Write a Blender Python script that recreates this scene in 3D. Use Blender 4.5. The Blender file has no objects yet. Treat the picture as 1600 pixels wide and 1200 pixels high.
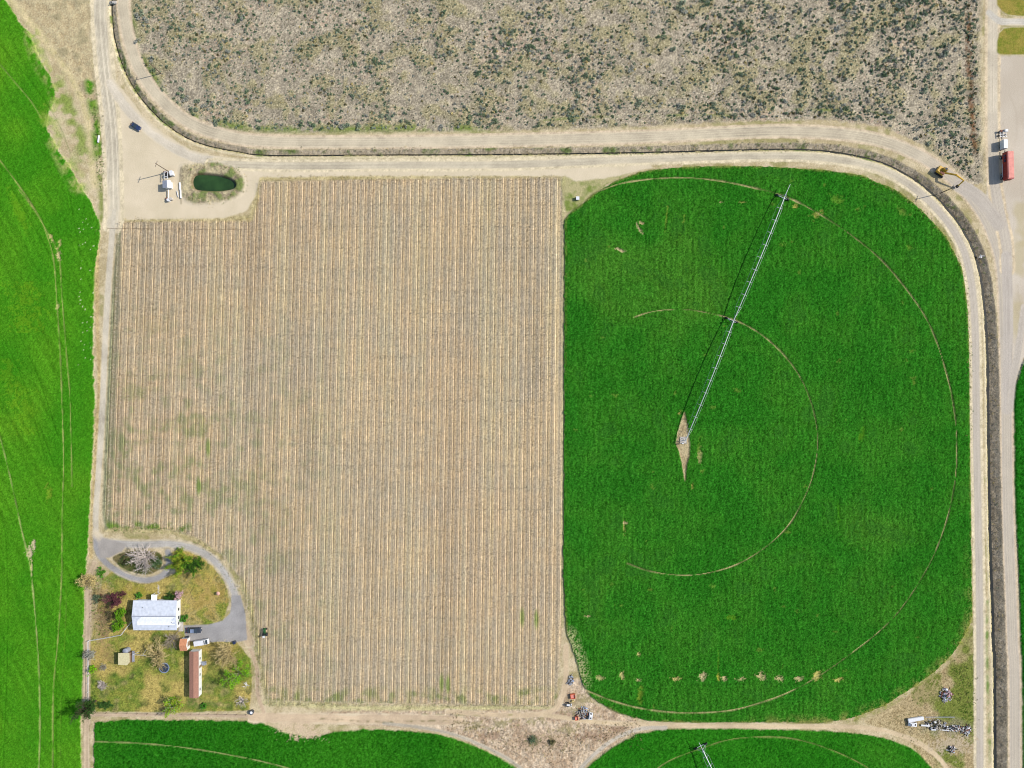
import bpy, math, random
import numpy as np
from mathutils import Vector
R = math.radians
# ------------------------------------------------------------ camera, light
S = 0.22            # metres per photo pixel at ground level
D = 240.0           # flying height
sc = bpy.context.scene
cam_d = bpy.data.cameras.new('camera'); cam = bpy.data.objects.new('camera', cam_d)
sc.collection.objects.link(cam); sc.camera = cam
cam.location = (0, 0, D); cam_d.sensor_width = 36
cam_d.angle = 2*math.atan(800*S/D); cam_d.clip_start = 1; cam_d.clip_end = 20000
AZ = math.atan2(0.24, 0.97)      # direction towards the sun, from +x towards +y
EL = R(40)
w = bpy.data.worlds.new('World'); sc.world = w; w.use_nodes = True
nt = w.node_tree; bg = nt.nodes['Background']
sky = nt.nodes.new('ShaderNodeTexSky'); sky.sky_type = 'NISHITA'; sky.sun_disc = False
sky.sun_elevation = EL; sky.sun_rotation = math.pi/2 - AZ
nt.links.new(sky.outputs[0], bg.inputs[0]); bg.inputs[1].default_value = 0.12
sd_ = bpy.data.lights.new('sun', 'SUN'); sd_.energy = 3.7; sd_.angle = R(0.5); sd_.color = (1, .96, .9)
sun = bpy.data.objects.new('sun', sd_); sc.collection.objects.link(sun)
sv = Vector((math.cos(EL)*math.cos(AZ), math.cos(EL)*math.sin(AZ), math.sin(EL)))
sun.rotation_euler = sv.to_track_quat('Z', 'Y').to_euler(); sun.location = sv*300
sc.view_settings.view_transform = 'Standard'; sc.view_settings.look = 'None'
sc.view_settings.exposure = 0.62; sc.view_settings.gamma = 1
sc.cycles.filter_width = 1.05
K = 1.6             # display brightness of a white diffuse plane under this light

rng = np.random.default_rng(7); random.seed(7)
COL = sc.collection

# ------------------------------------------------------------ helpers
def W(px, py, h=0.0):
    f = S*(D-h)/D
    return ((px-800)*f, (600-py)*f, h)
def lin(c):
    return [((v/255+.055)/1.055)**2.4 if v > 10 else v/255/12.92 for v in c]
def A(*c):           # photo colour (8 bit) -> base colour
    return np.array([min(.85, v/K) for v in lin(c)])

def mat(name, col, rough=.7, metal=0., var=.12, scale=3., spec=.3, bump=0., detail=4):
    m = bpy.data.materials.new(name); m.use_nodes = True
    n = m.node_tree; b = n.nodes['Principled BSDF']
    b.inputs['Roughness'].default_value = rough; b.inputs['Metallic'].default_value = metal
    b.inputs['Specular IOR Level'].default_value = spec
    tc = n.nodes.new('ShaderNodeTexCoord'); nz = n.nodes.new('ShaderNodeTexNoise')
    nz.inputs['Scale'].default_value = scale; nz.inputs['Detail'].default_value = detail
    n.links.new(tc.outputs['Object'], nz.inputs['Vector'])
    oi = n.nodes.new('ShaderNodeObjectInfo')
    ad = n.nodes.new('ShaderNodeMath'); ad.operation = 'MULTIPLY_ADD'
    n.links.new(oi.outputs['Random'], ad.inputs[0]); ad.inputs[1].default_value = .25*var*2; n.links.new(nz.outputs['Fac'], ad.inputs[2])
    mr = n.nodes.new('ShaderNodeMapRange'); mr.inputs[1].default_value = .3; mr.inputs[2].default_value = .7+.5*var
    mr.inputs[3].default_value = 1-var*2; mr.inputs[4].default_value = 1+var*2
    n.links.new(ad.outputs[0], mr.inputs[0])
    mx = n.nodes.new('ShaderNodeVectorMath'); mx.operation = 'SCALE'
    mx.inputs[0].default_value = col[:3]; n.links.new(mr.outputs[0], mx.inputs['Scale'])
    n.links.new(mx.outputs[0], b.inputs['Base Color'])
    if bump:
        bp = n.nodes.new('ShaderNodeBump'); bp.inputs['Strength'].default_value = bump; bp.inputs['Distance'].default_value = .1
        n.links.new(nz.outputs['Fac'], bp.inputs['Height']); n.links.new(bp.outputs[0], b.inputs['Normal'])
    return m

def tag(o, label=None, cat=None, group=None, kind=None):
    if label: o['label'] = label
    if cat: o['category'] = cat
    if group: o['group'] = group
    if kind: o['kind'] = kind
    return o
def empty(name, loc, rz=0, label=None, cat=None, group=None):
    o = bpy.data.objects.new(name, None); COL.objects.link(o)
    o.location = loc; o.rotation_euler = (0, 0, rz); o.empty_display_size = .5
    return tag(o, label, cat, group)
def npmesh(name, co, faces, mats, parent=None, smooth=False, mi=None, attrs=None):
    """faces: (N,3|4) array"""
    co = np.asarray(co, dtype=np.float32); faces = np.asarray(faces, dtype=np.int32)
    me = bpy.data.meshes.new(name); k = faces.shape[1]
    me.vertices.add(len(co)); me.vertices.foreach_set('co', co.ravel())
    me.loops.add(faces.size); me.loops.foreach_set('vertex_index', faces.ravel())
    me.polygons.add(len(faces)); me.polygons.foreach_set('loop_start', np.arange(0, faces.size, k, dtype=np.int32))
    if mi is not None: me.polygons.foreach_set('material_index', np.asarray(mi, dtype=np.int32))
    me.polygons.foreach_set('use_smooth', np.full(len(faces), smooth))
    for m in (mats if isinstance(mats, (list, tuple)) else [mats]): me.materials.append(m)
    if attrs:
        for an, (ty, arr) in attrs.items():
            a = me.attributes.new(an, ty, 'POINT')
            a.data.foreach_set('color' if ty == 'FLOAT_COLOR' else 'value', np.asarray(arr, dtype=np.float32).ravel())
    me.update(calc_edges=True)
    o = bpy.data.objects.new(name, me); COL.objects.link(o); o.parent = parent
    return o
class MB:
    """collects boxes, cylinders, prisms with per-face materials; ONE mesh"""
    def __init__(s): s.v = []; s.f = []; s.m = []
    def add(s, vs, fs, mi=0):
        b = len(s.v); s.v += [tuple(v) for v in vs]
        for f in fs: s.f.append([i+b for i in f]); s.m.append(mi)
        return s
    def box(s, c, d, mi=0, rz=0, tx=1, ty=1, ry=0):
        vs = []
        for z in (-1, 1):
            for x, y in ((-1, -1), (1, -1), (1, 1), (-1, 1)):
                kx, ky = (tx, ty) if z > 0 else (1, 1)
                X, Y, Z = x*d[0]/2*kx, y*d[1]/2*ky, z*d[2]/2
                X, Z = X*math.cos(ry)+Z*math.sin(ry), -X*math.sin(ry)+Z*math.cos(ry)
                X, Y = X*math.cos(rz)-Y*math.sin(rz), X*math.sin(rz)+Y*math.cos(rz)
                vs.append((c[0]+X, c[1]+Y, c[2]+Z))
        return s.add(vs, [(3, 2, 1, 0), (4, 5, 6, 7), (0, 1, 5, 4), (1, 2, 6, 5), (2, 3, 7, 6), (3, 0, 4, 7)], mi)
    def tube(s, p, q, r0, r1=None, n=8, mi=0):
        r1 = r0 if r1 is None else r1
        p = Vector(p); q = Vector(q); a = (q-p).normalized()
        u = a.orthogonal().normalized(); v = a.cross(u); vs = []
        for c, r in ((p, r0), (q, r1)):
            for i in range(n):
                t = 2*math.pi*i/n; vs.append(c+u*(r*math.cos(t))+v*(r*math.sin(t)))
        fs = [(i, (i+1) % n, n+(i+1) % n, n+i) for i in range(n)]+[tuple(range(n-1, -1, -1)), tuple(range(n, 2*n))]
        return s.add(vs, fs, mi)
    def prof(s, pts, w, mi=0, top=1.0, zsplit=None, y0=0):
        """side profile (x,z) extruded over y; vertices above zsplit narrowed by top"""
        n = len(pts); vs = []
        for sg in (-1, 1):
            for x, z in pts:
                k = top if (zsplit is not None and z > zsplit) else 1
                vs.append((x, y0+sg*w/2*k, z))
        fs = [tuple(range(n)), tuple(range(2*n-1, n-1, -1))]+[(i, n+i, n+(i+1) % n, (i+1) % n) for i in range(n)]
        return s.add(vs, fs, mi)
    def build(s, name, mats, parent=None, bevel=0, smooth=False):
        me = bpy.data.meshes.new(name); me.from_pydata(s.v, [], s.f)
        mats = mats if isinstance(mats, (list, tuple)) else [mats]
        for m in mats: me.materials.append(m)
        me.polygons.foreach_set('material_index', s.m)
        import bmesh
        bm = bmesh.new(); bm.from_mesh(me); bmesh.ops.recalc_face_normals(bm, faces=bm.faces)
        if bevel: bmesh.ops.bevel(bm, geom=list(bm.edges), offset=bevel, segments=2, affect='EDGES', clamp_overlap=True)
        bm.to_mesh(me); bm.free()
        if smooth: me.polygons.foreach_set('use_smooth', [True]*len(me.polygons))
        o = bpy.data.objects.new(name, me); COL.objects.link(o); o.parent = parent
        return o
def tubes(segs, n=3):
    """segs (N,8): p, q, r0, r1 -> verts, quads"""
    s = np.asarray(segs, dtype=np.float64); p, q = s[:, :3], s[:, 3:6]
    a = q-p; a /= np.linalg.norm(a, axis=1, keepdims=True)+1e-9
    h = np.where(np.abs(a[:, 2:3]) < .9, np.array([[0, 0, 1.]]), np.array([[1., 0, 0]]))
    u = np.cross(a, h); u /= np.linalg.norm(u, axis=1, keepdims=True)+1e-9; v = np.cross(a, u)
    N = len(s); co = np.zeros((N, 2*n, 3))
    for i in range(n):
        t = 2*math.pi*i/n; d = u*math.cos(t)+v*math.sin(t)
        co[:, i] = p+d*s[:, 6:7]; co[:, n+i] = q+d*s[:, 7:8]
    f = np.array([[i, (i+1) % n, n+(i+1) % n, n+i] for i in range(n)])
    fs = (np.arange(N)[:, None, None]*2*n+f[None]).reshape(-1, 4)
    return co.reshape(-1, 3), fs
def cards(cen, size, up=.4, r=rng):
    """small leaf quads at centres"""
    cen = np.asarray(cen); N = len(cen)
    nrm = r.normal(size=(N, 3)); nrm[:, 2] = np.abs(nrm[:, 2])+up; nrm /= np.linalg.norm(nrm, axis=1, keepdims=True)
    u = np.cross(nrm, r.normal(size=(N, 3))); u /= np.linalg.norm(u, axis=1, keepdims=True); v = np.cross(nrm, u)
    sz = (np.asarray(size)*r.uniform(.6, 1.4, N))[:, None]
    co = np.stack([cen-u*sz, cen-v*sz*.6, cen+u*sz, cen+v*sz*.6], axis=1)
    return co.reshape(-1, 3), np.arange(4*N).reshape(-1, 4)

# ------------------------------------------------------------ terrain raster
step = .30
def axis(lo, hi):
    a = np.arange(lo, hi+step, step); g = []; d = step; e = 0
    while e < 5000: d *= 1.3; e += d; g.append(e)
    g = np.array(g); return np.concatenate([(a[0]-g)[::-1], a, a[-1]+g])
xs = axis(-190, 190); ys = axis(-144, 144)
PXa = xs/S+800; PYa = (600-ys/S)          # PYa decreasing
X, Y = np.meshgrid(xs, ys); PX, PY = np.meshgrid(PXa, PYa)
X = X.astype(np.float32); Y = Y.astype(np.float32)
SH = X.shape
def vnoise(sc_, seed, sx=1., sy=1.):
    def one(th, k):
        T = np.random.default_rng(seed*7+k).random((256, 256)).astype(np.float32); c_, s_ = math.cos(th), math.sin(th)
        x = (X*c_-Y*s_)/(sc_*sx)+1000.3; y = (X*s_+Y*c_)/(sc_*sy)+1000.7
        xi = np.floor(x).astype(np.int32); yi = np.floor(y).astype(np.int32)
        fx = x-xi; fy = y-yi; fx = fx*fx*(3-2*fx); fy = fy*fy*(3-2*fy)
        g = lambda a, b: T[(xi+a) & 255, (yi+b) & 255]
        return (g(0, 0)*(1-fx)+g(1, 0)*fx)*(1-fy)+(g(0, 1)*(1-fx)+g(1, 1)*fx)*fy-.5
    if sx != sy: return one(0, 0)
    return (one(.5+seed*.7, 0)+one(1.3+seed*.7, 1))*.75
N40 = vnoise(40, 1); N12 = vnoise(12, 2); N5 = vnoise(5, 3); N2 = vnoise(2.1, 4); N1 = vnoise(1.0, 5); Nf = vnoise(.5, 6)
WH = rng.random(SH).astype(np.float32)-.5; WH2 = rng.random(SH).astype(np.float32)-.5
NG = vnoise(.34, 8); NG2 = vnoise(.6, 9)
EDGE = (N2*.9+N1*.8+Nf*.5)                # roughly -1..1, for ragged borders
def smooth_line(pts, closed=False, k=6):
    P = [np.array(p, float) for p in pts]; n = len(P); out = []
    for i in range(n if closed else n-1):
        p1, p2 = P[i], P[(i+1) % n]
        p0 = P[i-1] if (closed or i > 0) else 2*p1-p2
        p3 = P[(i+2) % n] if (closed or i+2 < n) else 2*p2-p1
        for j in range(k):
            t = j/k; out.append(.5*((2*p1)+(p2-p0)*t+(2*p0-5*p1+4*p2-p3)*t*t+(3*p1-p0-3*p2+p3)*t**3))
    if not closed: out.append(P[-1])
    return np.array(out)
def win(x0, x1, y0, y1):
    i0 = np.searchsorted(PXa, x0); i1 = np.searchsorted(PXa, x1)
    j0 = np.searchsorted(-PYa, -y1); j1 = np.searchsorted(-PYa, -y0)
    return slice(j0, max(j0, j1)), slice(i0, max(i0, i1))
def line(pts, Rm, smooth=True, closed=False):
    """distance, signed lateral offset, arc length of nearest polyline point (pixels)"""
    P = smooth_line(pts, closed) if smooth else np.array(pts, float)
    if closed: P = np.vstack([P, P[:1]])
    d = np.full(SH, 1e6, np.float32); lat = np.full(SH, 1e6, np.float32); sa = np.zeros(SH, np.float32); acc = 0
    for a, b in zip(P[:-1], P[1:]):
        L = np.linalg.norm(b-a)
        if L < 1e-6: continue
        w_ = win(min(a[0], b[0])-Rm, max(a[0], b[0])+Rm, min(a[1], b[1])-Rm, max(a[1], b[1])+Rm)
        x = PX[w_]-a[0]; y = PY[w_]-a[1]; t = ((b-a)/L)
        s_ = np.clip(x*t[0]+y*t[1], 0, L); dx = x-s_*t[0]; dy = y-s_*t[1]; dd = np.hypot(dx, dy)
        m = dd < d[w_]
        d[w_] = np.where(m, dd, d[w_]); lat[w_] = np.where(m, dd*np.sign(t[0]*dy-t[1]*dx+1e-9), lat[w_]); sa[w_] = np.where(m, acc+s_, sa[w_])
        acc += L
    return d, lat, sa
def poly(pts, smooth=False, Rm=30):
    """signed distance, + inside (pixels)"""
    P = smooth_line(pts, True, 5) if smooth else np.array(pts, float)
    d, _, _ = line(np.vstack([P, P[:1]]), Rm, smooth=False)
    ins = np.zeros(SH, bool); n = len(P)
    w_ = win(P[:, 0].min()-1, P[:, 0].max()+1, P[:, 1].min()-1, P[:, 1].max()+1)
    x, y = PX[w_], PY[w_]; c = np.zeros(x.shape, bool)
    for i in range(n):
        x1, y1 = P[i]; x2, y2 = P[(i+1) % n]
        if y1 == y2: continue
        c ^= ((y1 > y) != (y2 > y)) & (x < (x2-x1)*(y-y1)/(y2-y1)+x1)
    ins[w_] = c; d = np.minimum(d, Rm)
    return np.where(ins, d, -d)
def msk(sd, w_=1.5, rag=0.):
    return np.clip(.5+(sd+EDGE*rag)/w_, 0, 1)
def mix(a, b, t):
    a = np.asarray(a); b = np.asarray(b); t = np.clip(t, 0, 1)[..., None]
    return a*(1-t)+b*t
TINT = np.zeros(SH+(3,), np.float32); REG = np.zeros(SH, np.int8); Z = np.zeros(SH, np.float32)
def paint(m, col, reg=None):
    global TINT
    TINT = TINT*(1-m[..., None])+np.asarray(col)*m[..., None]
    if reg is not None: REG[m > .5] = reg
def zset(m, z):
    global Z
    Z = Z*(1-m)+z*m

# --- base: dry grass and bare soil
TINT[:] = mix(A(190, 172, 130), A(222, 203, 165), .5+N5*1.2+N1*.8+WH*.8)
paint(np.clip(N12*2.0+N2*1.6-.3, 0, .55), A(140, 140, 70))
Z[:] = N1*.05+WH*.06
# --- scrubland north
scr = poly([(206, -60), (207, 60), (222, 108), (252, 146), (300, 185), (352, 203), (420, 208), (800, 204), (1000, 198), (1150, 190), (1290, 187), (1380, 198), (1440, 225), (1480, 255), (1520, 290), (1537, 285), (1534, 150), (1533, -60), (1500, -1500), (300, -1500)], False)
c = mix(A(162, 150, 128), A(196, 182, 156), .5+N2*1.0+Nf*1.0+WH*.6)
c = mix(c, A(166, 156, 104), np.clip(N5*1.8+N2*1.5+.08, 0, .6))
c = mix(c, A(205, 178, 150), np.clip(N12*1.5+N1*2-.5, 0, .8))
c = mix(c, A(108, 106, 80), np.clip(WH2*3-.8+N5+NG, 0, .65))
c = mix(c, A(222, 205, 168), np.clip(WH*3-1.0, 0, .7))
c = c*(1+np.clip(NG*.5+NG2*.2+WH*.45, -.4, .5))[..., None]
paint(msk(scr, 4, 3), c, 1)
zset(msk(scr, 6)*1., N5*.5+N2*.2+WH*.10)
# green fringes of the scrub
for pts, ww, st in [([(206, 20), (212, 70), (240, 120), (275, 165), (330, 190), (400, 200), (500, 202), (640, 200), (760, 201)], 9, .75), ([(850, 188), (950, 182), (1080, 180), (1150, 181)], 3, .55), ([(1200, 171), (1290, 172), (1370, 176), (1420, 190), (1465, 215)], 3.5, .6)]:
    d, _, _ = line(pts, 30); paint(np.clip(1-d/ww, 0, 1)*np.clip(.5+N5*2+N1*1.5, 0, 1)*st, A(112, 142, 40))
# tumbleweed hedge line along east edge of scrub
d, _, _ = line([(1512, 20), (1515, 120), (1520, 200), (1524, 240)], 15); paint(np.clip(1.3-d/5, 0, 1)*np.clip(.5+N1*2+WH, 0, 1)*.9, A(140, 98, 62))
d, _, _ = line([(1533, -100), (1533, 100), (1535, 250), (1538, 290)], 15); paint(np.clip(1-d/6, 0, 1)*np.clip(.6+N1*2, 0, 1)*.8, A(222, 205, 165))
# dry bank north-west
nw = poly([(15, -60), (138, -60), (140, 60), (150, 150), (158, 200), (150, 220), (120, 150), (80, 90), (30, 20)])
paint(msk(nw, 8, 4), mix(A(190, 170, 130), A(215, 198, 155), .5+N2+WH*1.2+Nf))
zset(msk(nw, 8), N2*.3+WH*.12)
paint(msk(nw, 8)*np.clip(N5*2+N2*2-.3, 0, .6), A(150, 140, 105))
d, lt, _ = line([(10, -10), (60, 50), (90, 90), (115, 130), (135, 180), (142, 240), (148, 290)], 20); paint(np.clip(1.3-d/6, 0, 1)*.85, mix(A(232, 212, 165), A(210, 195, 140), .5+N1))
d, _, _ = line([(140, 130), (146, 170), (150, 210), (155, 250)], 20); paint(np.clip(1.4-d/8, 0, 1)*np.clip(.7+N2*2, 0, 1), mix(A(70, 135, 20), A(130, 160, 60), .5+N1*1.5+WH))
d, _, _ = line([(153, 235), (158, 290), (158, 345)], 15); paint(np.clip(1.2-d/7, 0, 1)*np.clip(.5+N2*2+N5, 0, 1)*.8, A(130, 145, 60))
d, _, _ = line([(100, 150), (115, 190), (130, 220)], 15); paint(np.clip(1.2-d/10, 0, 1)*np.clip(.5+N2*2+N5, 0, 1)*.6, A(150, 165, 75))

# --- vineyard
vy = poly([(186, 346), (392, 343), (400, 310), (404, 284), (560, 280), (880, 276), (880, 600), (879, 985), (872, 1060), (868, 1104), (420, 1095), (408, 1060), (398, 1000), (388, 950), (374, 902), (348, 868), (310, 842), (270, 829), (166, 826), (161, 800), (166, 650), (176, 450)])
c = mix(A(207, 184, 148), A(194, 177, 149), .5+N12*1.0+N2*.8)
c = mix(c, A(208, 178, 142), np.clip(N40*1.6+N5*.8, 0, .3))
# old tillage passes: faint long streaks along the rows
NS = vnoise(1.6, 21, 1, 22); NS2 = vnoise(3.2, 22, 1, 30)
c = c*(1+.22*NS+.2*NS2)[..., None]; c = mix(c, A(176, 170, 132), np.clip(NS2*1.5+NS*.6-.2, 0, .25))
c = c*(1+WH[..., None]*.5+NG[..., None]*.45)
wst = np.clip((560-PX)/260, 0, 1)*np.clip((PY-450)/220, 0, 1)
c = mix(c, A(122, 140, 80), np.clip((N5*1.3+N2*1.6+WH*.8+NG*.8-.02)*1.2, 0, 1)*(wst*.6+.04))
c = mix(c, A(118, 125, 95), np.clip(1-(PX-160-(826-PY)*.04)/16, 0, .5)*(PY > 380))
c = mix(c, A(115, 135, 60), np.clip(1.3-np.abs(PY-1088)/14, 0, 1)*np.clip(N2*2+.35, 0, 1)*(PX > 400)*.7)
c = mix(c, A(108, 140, 50), np.clip(1.2-np.abs(PY-822)/9, 0, 1)*np.clip(N2*2+.6, 0, 1)*(PX < 300)*.9)
for ex, ey in [(816, 965), (838, 968), (690, 1068), (700, 1070), (325, 700), (310, 760)]:
    c = mix(c, A(110, 145, 50), np.clip(1.2-np.hypot((PX-ex)/4, (PY-ey)/16), 0, .7))
paint(msk(vy, 2, 1.2), c, 2)
rowu = (PX-183+.038*(PY-600))/(12.2+.000464*(PY-600))
# headland of dry grass at the row ends
for pts, ww, cc in [([(186, 343), (392, 341), (398, 320), (406, 279), (560, 276), (880, 273)], 5, A(205, 188, 135)), ([(415, 1098), (560, 1106), (866, 1109)], 5, A(205, 195, 140)), ([(880, 280), (880, 620), (879, 980)], 2.6, A(190, 180, 130)), ([(376, 905), (392, 950), (402, 1000), (410, 1060), (418, 1092)], 5, A(178, 168, 120)), ([(166, 828), (270, 832), (310, 846), (345, 872)], 5, A(190, 175, 125)), ([(166, 826), (162, 800), (168, 650), (178, 450), (188, 350)], 3, A(150, 150, 115))]:
    d, _, _ = line(pts, 12, smooth=False); paint(np.clip(1.3-(d+EDGE*2)/ww, 0, 1)*.85, cc*(1+.5*WH[..., None]+.6*N1[..., None]))

# --- crop fields
def crop(sd, reg, c1, c2, c3, hgt=.35, rough=.3, rag=1.2, aniso=None):
    n = aniso if aniso is not None else N1
    c = mix(c1, c2, .5+N12*1.3+N5*.5+n*.5)
    c = mix(c, c3, np.clip(N40*2+N12*.9-.25, 0, .6))
    gr = (NG*1.2+NG2*.45+n*.5+WH*1.3)
    c = c*(1+np.clip(gr*rough*1.5, -.75, 1.2))[..., None]
    c = mix(c, c*np.array([1.6, 1.12, 1.5])+.004, np.clip(NG*rough*3, 0, .5))
    m = msk(sd, 1.2, rag); paint(m, c, reg); zset(m, hgt+(n*.5+NG*.5+WH*.35)*rough)
NA = vnoise(.5, 11, 1, 3.2)
NB = vnoise(.7, 12, 1, 1)
fA = poly([(-9000, -800), (-40, -60), (5, -5), (28, 32), (47, 52), (60, 88), (80, 120), (88, 148), (80, 172), (72, 195), (90, 232), (112, 265), (130, 298), (146, 322), (158, 352), (156, 380), (148, 430), (146, 500), (146, 560), (149, 620), (147, 680), (142, 770), (138, 850), (136, 880), (133, 930), (131, 1000), (131, 1080), (127, 1130), (126, 1260), (120, 9000), (-9000, 9000)])
crop(fA, 3, A(64, 137, 24), A(82, 147, 28), A(110, 156, 34), .3, .2, 3.0, NB*.6)
fB = poly([(148, 1260), (147, 1160), (148, 1128), (200, 1124), (360, 1125), (405, 1127), (430, 1137), (455, 1146), (485, 1151), (530, 1142), (570, 1139), (640, 1141), (690, 1147), (735, 1162), (775, 1180), (800, 1192), (830, 1215), (900, 1400), (900, 6000), (148, 6000)])
crop(fB, 5, A(38, 110, 20), A(50, 122, 24), A(66, 130, 32), .35, .34, 2.0, NB)
fC = poly([(900, 1215), (925, 1192), (955, 1168), (995, 1146), (1035, 1139), (1150, 1138), (1300, 1142), (1345, 1146), (1380, 1152), (1415, 1164), (1440, 1180), (1470, 1215), (1520, 1300), (1520, 6000), (900, 6000)])
crop(fC, 6, A(36, 112, 20), A(46, 122, 24), A(64, 132, 32), .35, .32, 1.4, NB)
fD = poly([(1612, 540), (1596, 570), (1586, 605), (1582, 640), (1582, 700), (1585, 800), (1590, 870), (1593, 960), (1596, 1080), (1598, 1260), (1620, 6000), (9000, 6000), (9000, 540)])
crop(fD, 7, A(30, 105, 20), A(40, 115, 28), A(70, 130, 40), .4, .35, 1.5, NB)
fE = poly([(881, 600), (882, 345), (888, 334), (905, 322), (928, 303), (960, 284), (1000, 269), (1040, 263), (1100, 260), (1200, 260), (1290, 266), (1345, 274), (1400, 297), (1440, 328), (1478, 370), (1503, 420), (1512, 480), (1516, 600), (1516, 700), (1517, 800), (1519, 960), (1511, 985), (1490, 1020), (1462, 1048), (1420, 1078), (1380, 1103), (1330, 1122), (1280, 1129), (1200, 1128), (1100, 1129), (1010, 1126), (965, 1114), (935, 1098), (912, 1080), (908, 1060), (896, 1020), (884, 985), (880, 900)])
crop(fE, 4, A(44, 114, 26), A(54, 122, 30), A(70, 128, 36), .42, .32, 1.5, NA)
NR_ = vnoise(.55, 31, 1, 14)
TINT *= (1+.22*NR_*np.clip(fE/3, 0, 1)+.10*np.sin(X*2*math.pi/1.9)*np.clip(fE/3, 0, 1)*np.clip(.5+N12*2, 0, 1))[..., None]
TINT[..., 0] *= 1+.16*np.clip(N12+N5*1.5, -.4, .8)*np.clip(fE/3, 0, 1)
inE = np.clip(fE/3, 0, 1)
paint(inE*np.clip(N5*2.2+N12*1.4+NA*.8-.75, 0, .3), A(36, 98, 36))
# thin soil showing near borders and in weak spots of the round field
wk = np.clip(1-fE/16, 0, 1)*(fE > 0)*np.clip((PX-1300)/100+(PY-1000)/80, 0, 1)
paint(wk*np.clip(N2*2+WH*1.4+NG+.1, 0, .9), A(150, 150, 80))
w2 = np.clip(1-np.abs(fE)/4.5, 0, 1)*np.clip(N2*2+NG*1.5+WH+.25, 0, .8)*(PX > 884); paint(w2, A(150, 148, 80))
d, _, _ = line([(890, 990), (905, 1030), (912, 1065)], 25); paint(np.clip(1.1-d/14, 0, 1)*(WH > .05)*(fE > -2)*.75, A(200, 195, 140))
d, _, _ = line([(930, 1100), (1000, 1118), (1060, 1122)], 25)
def patch(x, y, rx, ry, col=(205, 190, 135), rot=0, st=1., rag=.5, z=.02):
    w_ = win(x-40, x+40, y-40, y+40); c_, s_ = math.cos(rot), math.sin(rot)
    u = (PX[w_]-x)*c_+(PY[w_]-y)*s_; v = -(PX[w_]-x)*s_+(PY[w_]-y)*c_
    m = np.zeros(SH, np.float32); m[w_] = np.clip((1.0-np.hypot(u/rx, v/ry)+EDGE[w_]*rag*1.7+(NG[w_]*1.3+WH[w_]*.5)*rag*1.6)*1.8, 0, 1)*st
    paint(m, A(*col)); zset(m, z)
for a in [(998, 357, 2.2, 7, (205, 190, 140), -.5), (1003, 349, 4, 2), (971, 392, 10, 2.2, (205, 190, 140), .35), (1041, 340, 1.6, 18, (140, 165, 60), .1, .6), (1068, 345, 1.6, 10, (140, 165, 60), .1, .5), (1128, 316, 6, 2), (1161, 316, 6, 1.4, (170, 175, 90)), (1276, 335, 8, 7, (165, 160, 80), 0, .7), (1308, 312, 12, 8, (110, 150, 50), 0, .6), (1242, 323, 4, 3, (170, 170, 80)), (1062, 646, 4, 2, (175, 170, 90)), (1092, 700, 3, 18, (120, 150, 50), 0, .5), (1081, 760, 3, 6, (170, 165, 80), 0, .8),
          (1093, 712, 3, 14, (190, 175, 120), 0, .5), (975, 823, 1.6, 10, (170, 170, 90), 0, .8), (977, 817, 3, 2), (998, 1022, 2.5, 4, (200, 190, 120)), (939, 1058, 6, 4, (190, 190, 120)), (971, 1055, 4, 6, (195, 190, 120)), (996, 1062, 6, 3.6), (1055, 1060, 7, 3.4, (200, 185, 115)), (1097, 1056, 6.5, 6.5, (205, 190, 140)), (1122, 1058, 3, 6, (176, 178, 70)), (1131, 1060, 5, 4), (1157, 1060, 7, 3.6), (1188, 1057, 6.5, 6), (1218, 1059, 6, 4), (1247, 1060, 6, 4), (1277, 1056, 7, 7, (205, 195, 110)), (1308, 1061, 7, 4, (205, 195, 110)),
          (1000, 1085, 5, 12, (130, 150, 50), 0, .6), (1122, 1032, 1.8, 20, (110, 150, 40), 0, .4), (1310, 800, 3, 20, (70, 140, 20), 0, .5), (1345, 680, 4, 14, (100, 150, 30), .2, .5), (918, 962, 4, 2), (890, 303, 1.5, 1.5), (1420, 388, 5, 5, (110, 150, 50), 0, .6), (1410, 330, 10, 5, (120, 150, 60), .7, .6), (918, 410, 3, 14, (80, 130, 50), 0, .4), (1145, 965, 10, 5, (110, 150, 30), 0, .5)]:
    patch(*a)
for k in range(70):      # small thin spots scattered over the round field
    patch(rng.uniform(895, 1500), rng.uniform(275, 1110), rng.uniform(1, 4), rng.uniform(1, 4), (130, 150, 60), 0, .4, .8, .3)
d, _, _ = line([(50, 50), (66, 95), (90, 135), (92, 165), (80, 195), (100, 245), (125, 290)], 30)
paint(np.clip(1.3-d/15, 0, 1)*np.clip(.5+N2*2+N1*1.2+N5, 0, 1)*.85, mix(A(132, 165, 62), A(190, 190, 115), .5+N1*1.5+NG))
d, _, _ = line([(90, 140), (108, 170), (122, 210), (132, 245)], 30)
paint(np.clip(1.35-d/13, 0, 1)*np.clip(.55+N2*2+N5*1.5+N1, 0, 1)*.85, A(140, 156, 74)*(1+.5*WH+.5*NG)[..., None])
d, _, _ = line([(1516, 960), (1509, 990), (1490, 1023), (1462, 1051), (1420, 1081), (1380, 1106), (1330, 1125)], 30, True)
paint(np.clip(1.3-d/9, 0, 1)*np.clip(.5+N2*1.6+N1*1.2+NG, 0, 1)*(fE < 3)*.8, A(138, 142, 62)*(1+.6*WH+.5*NG)[..., None])
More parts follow.
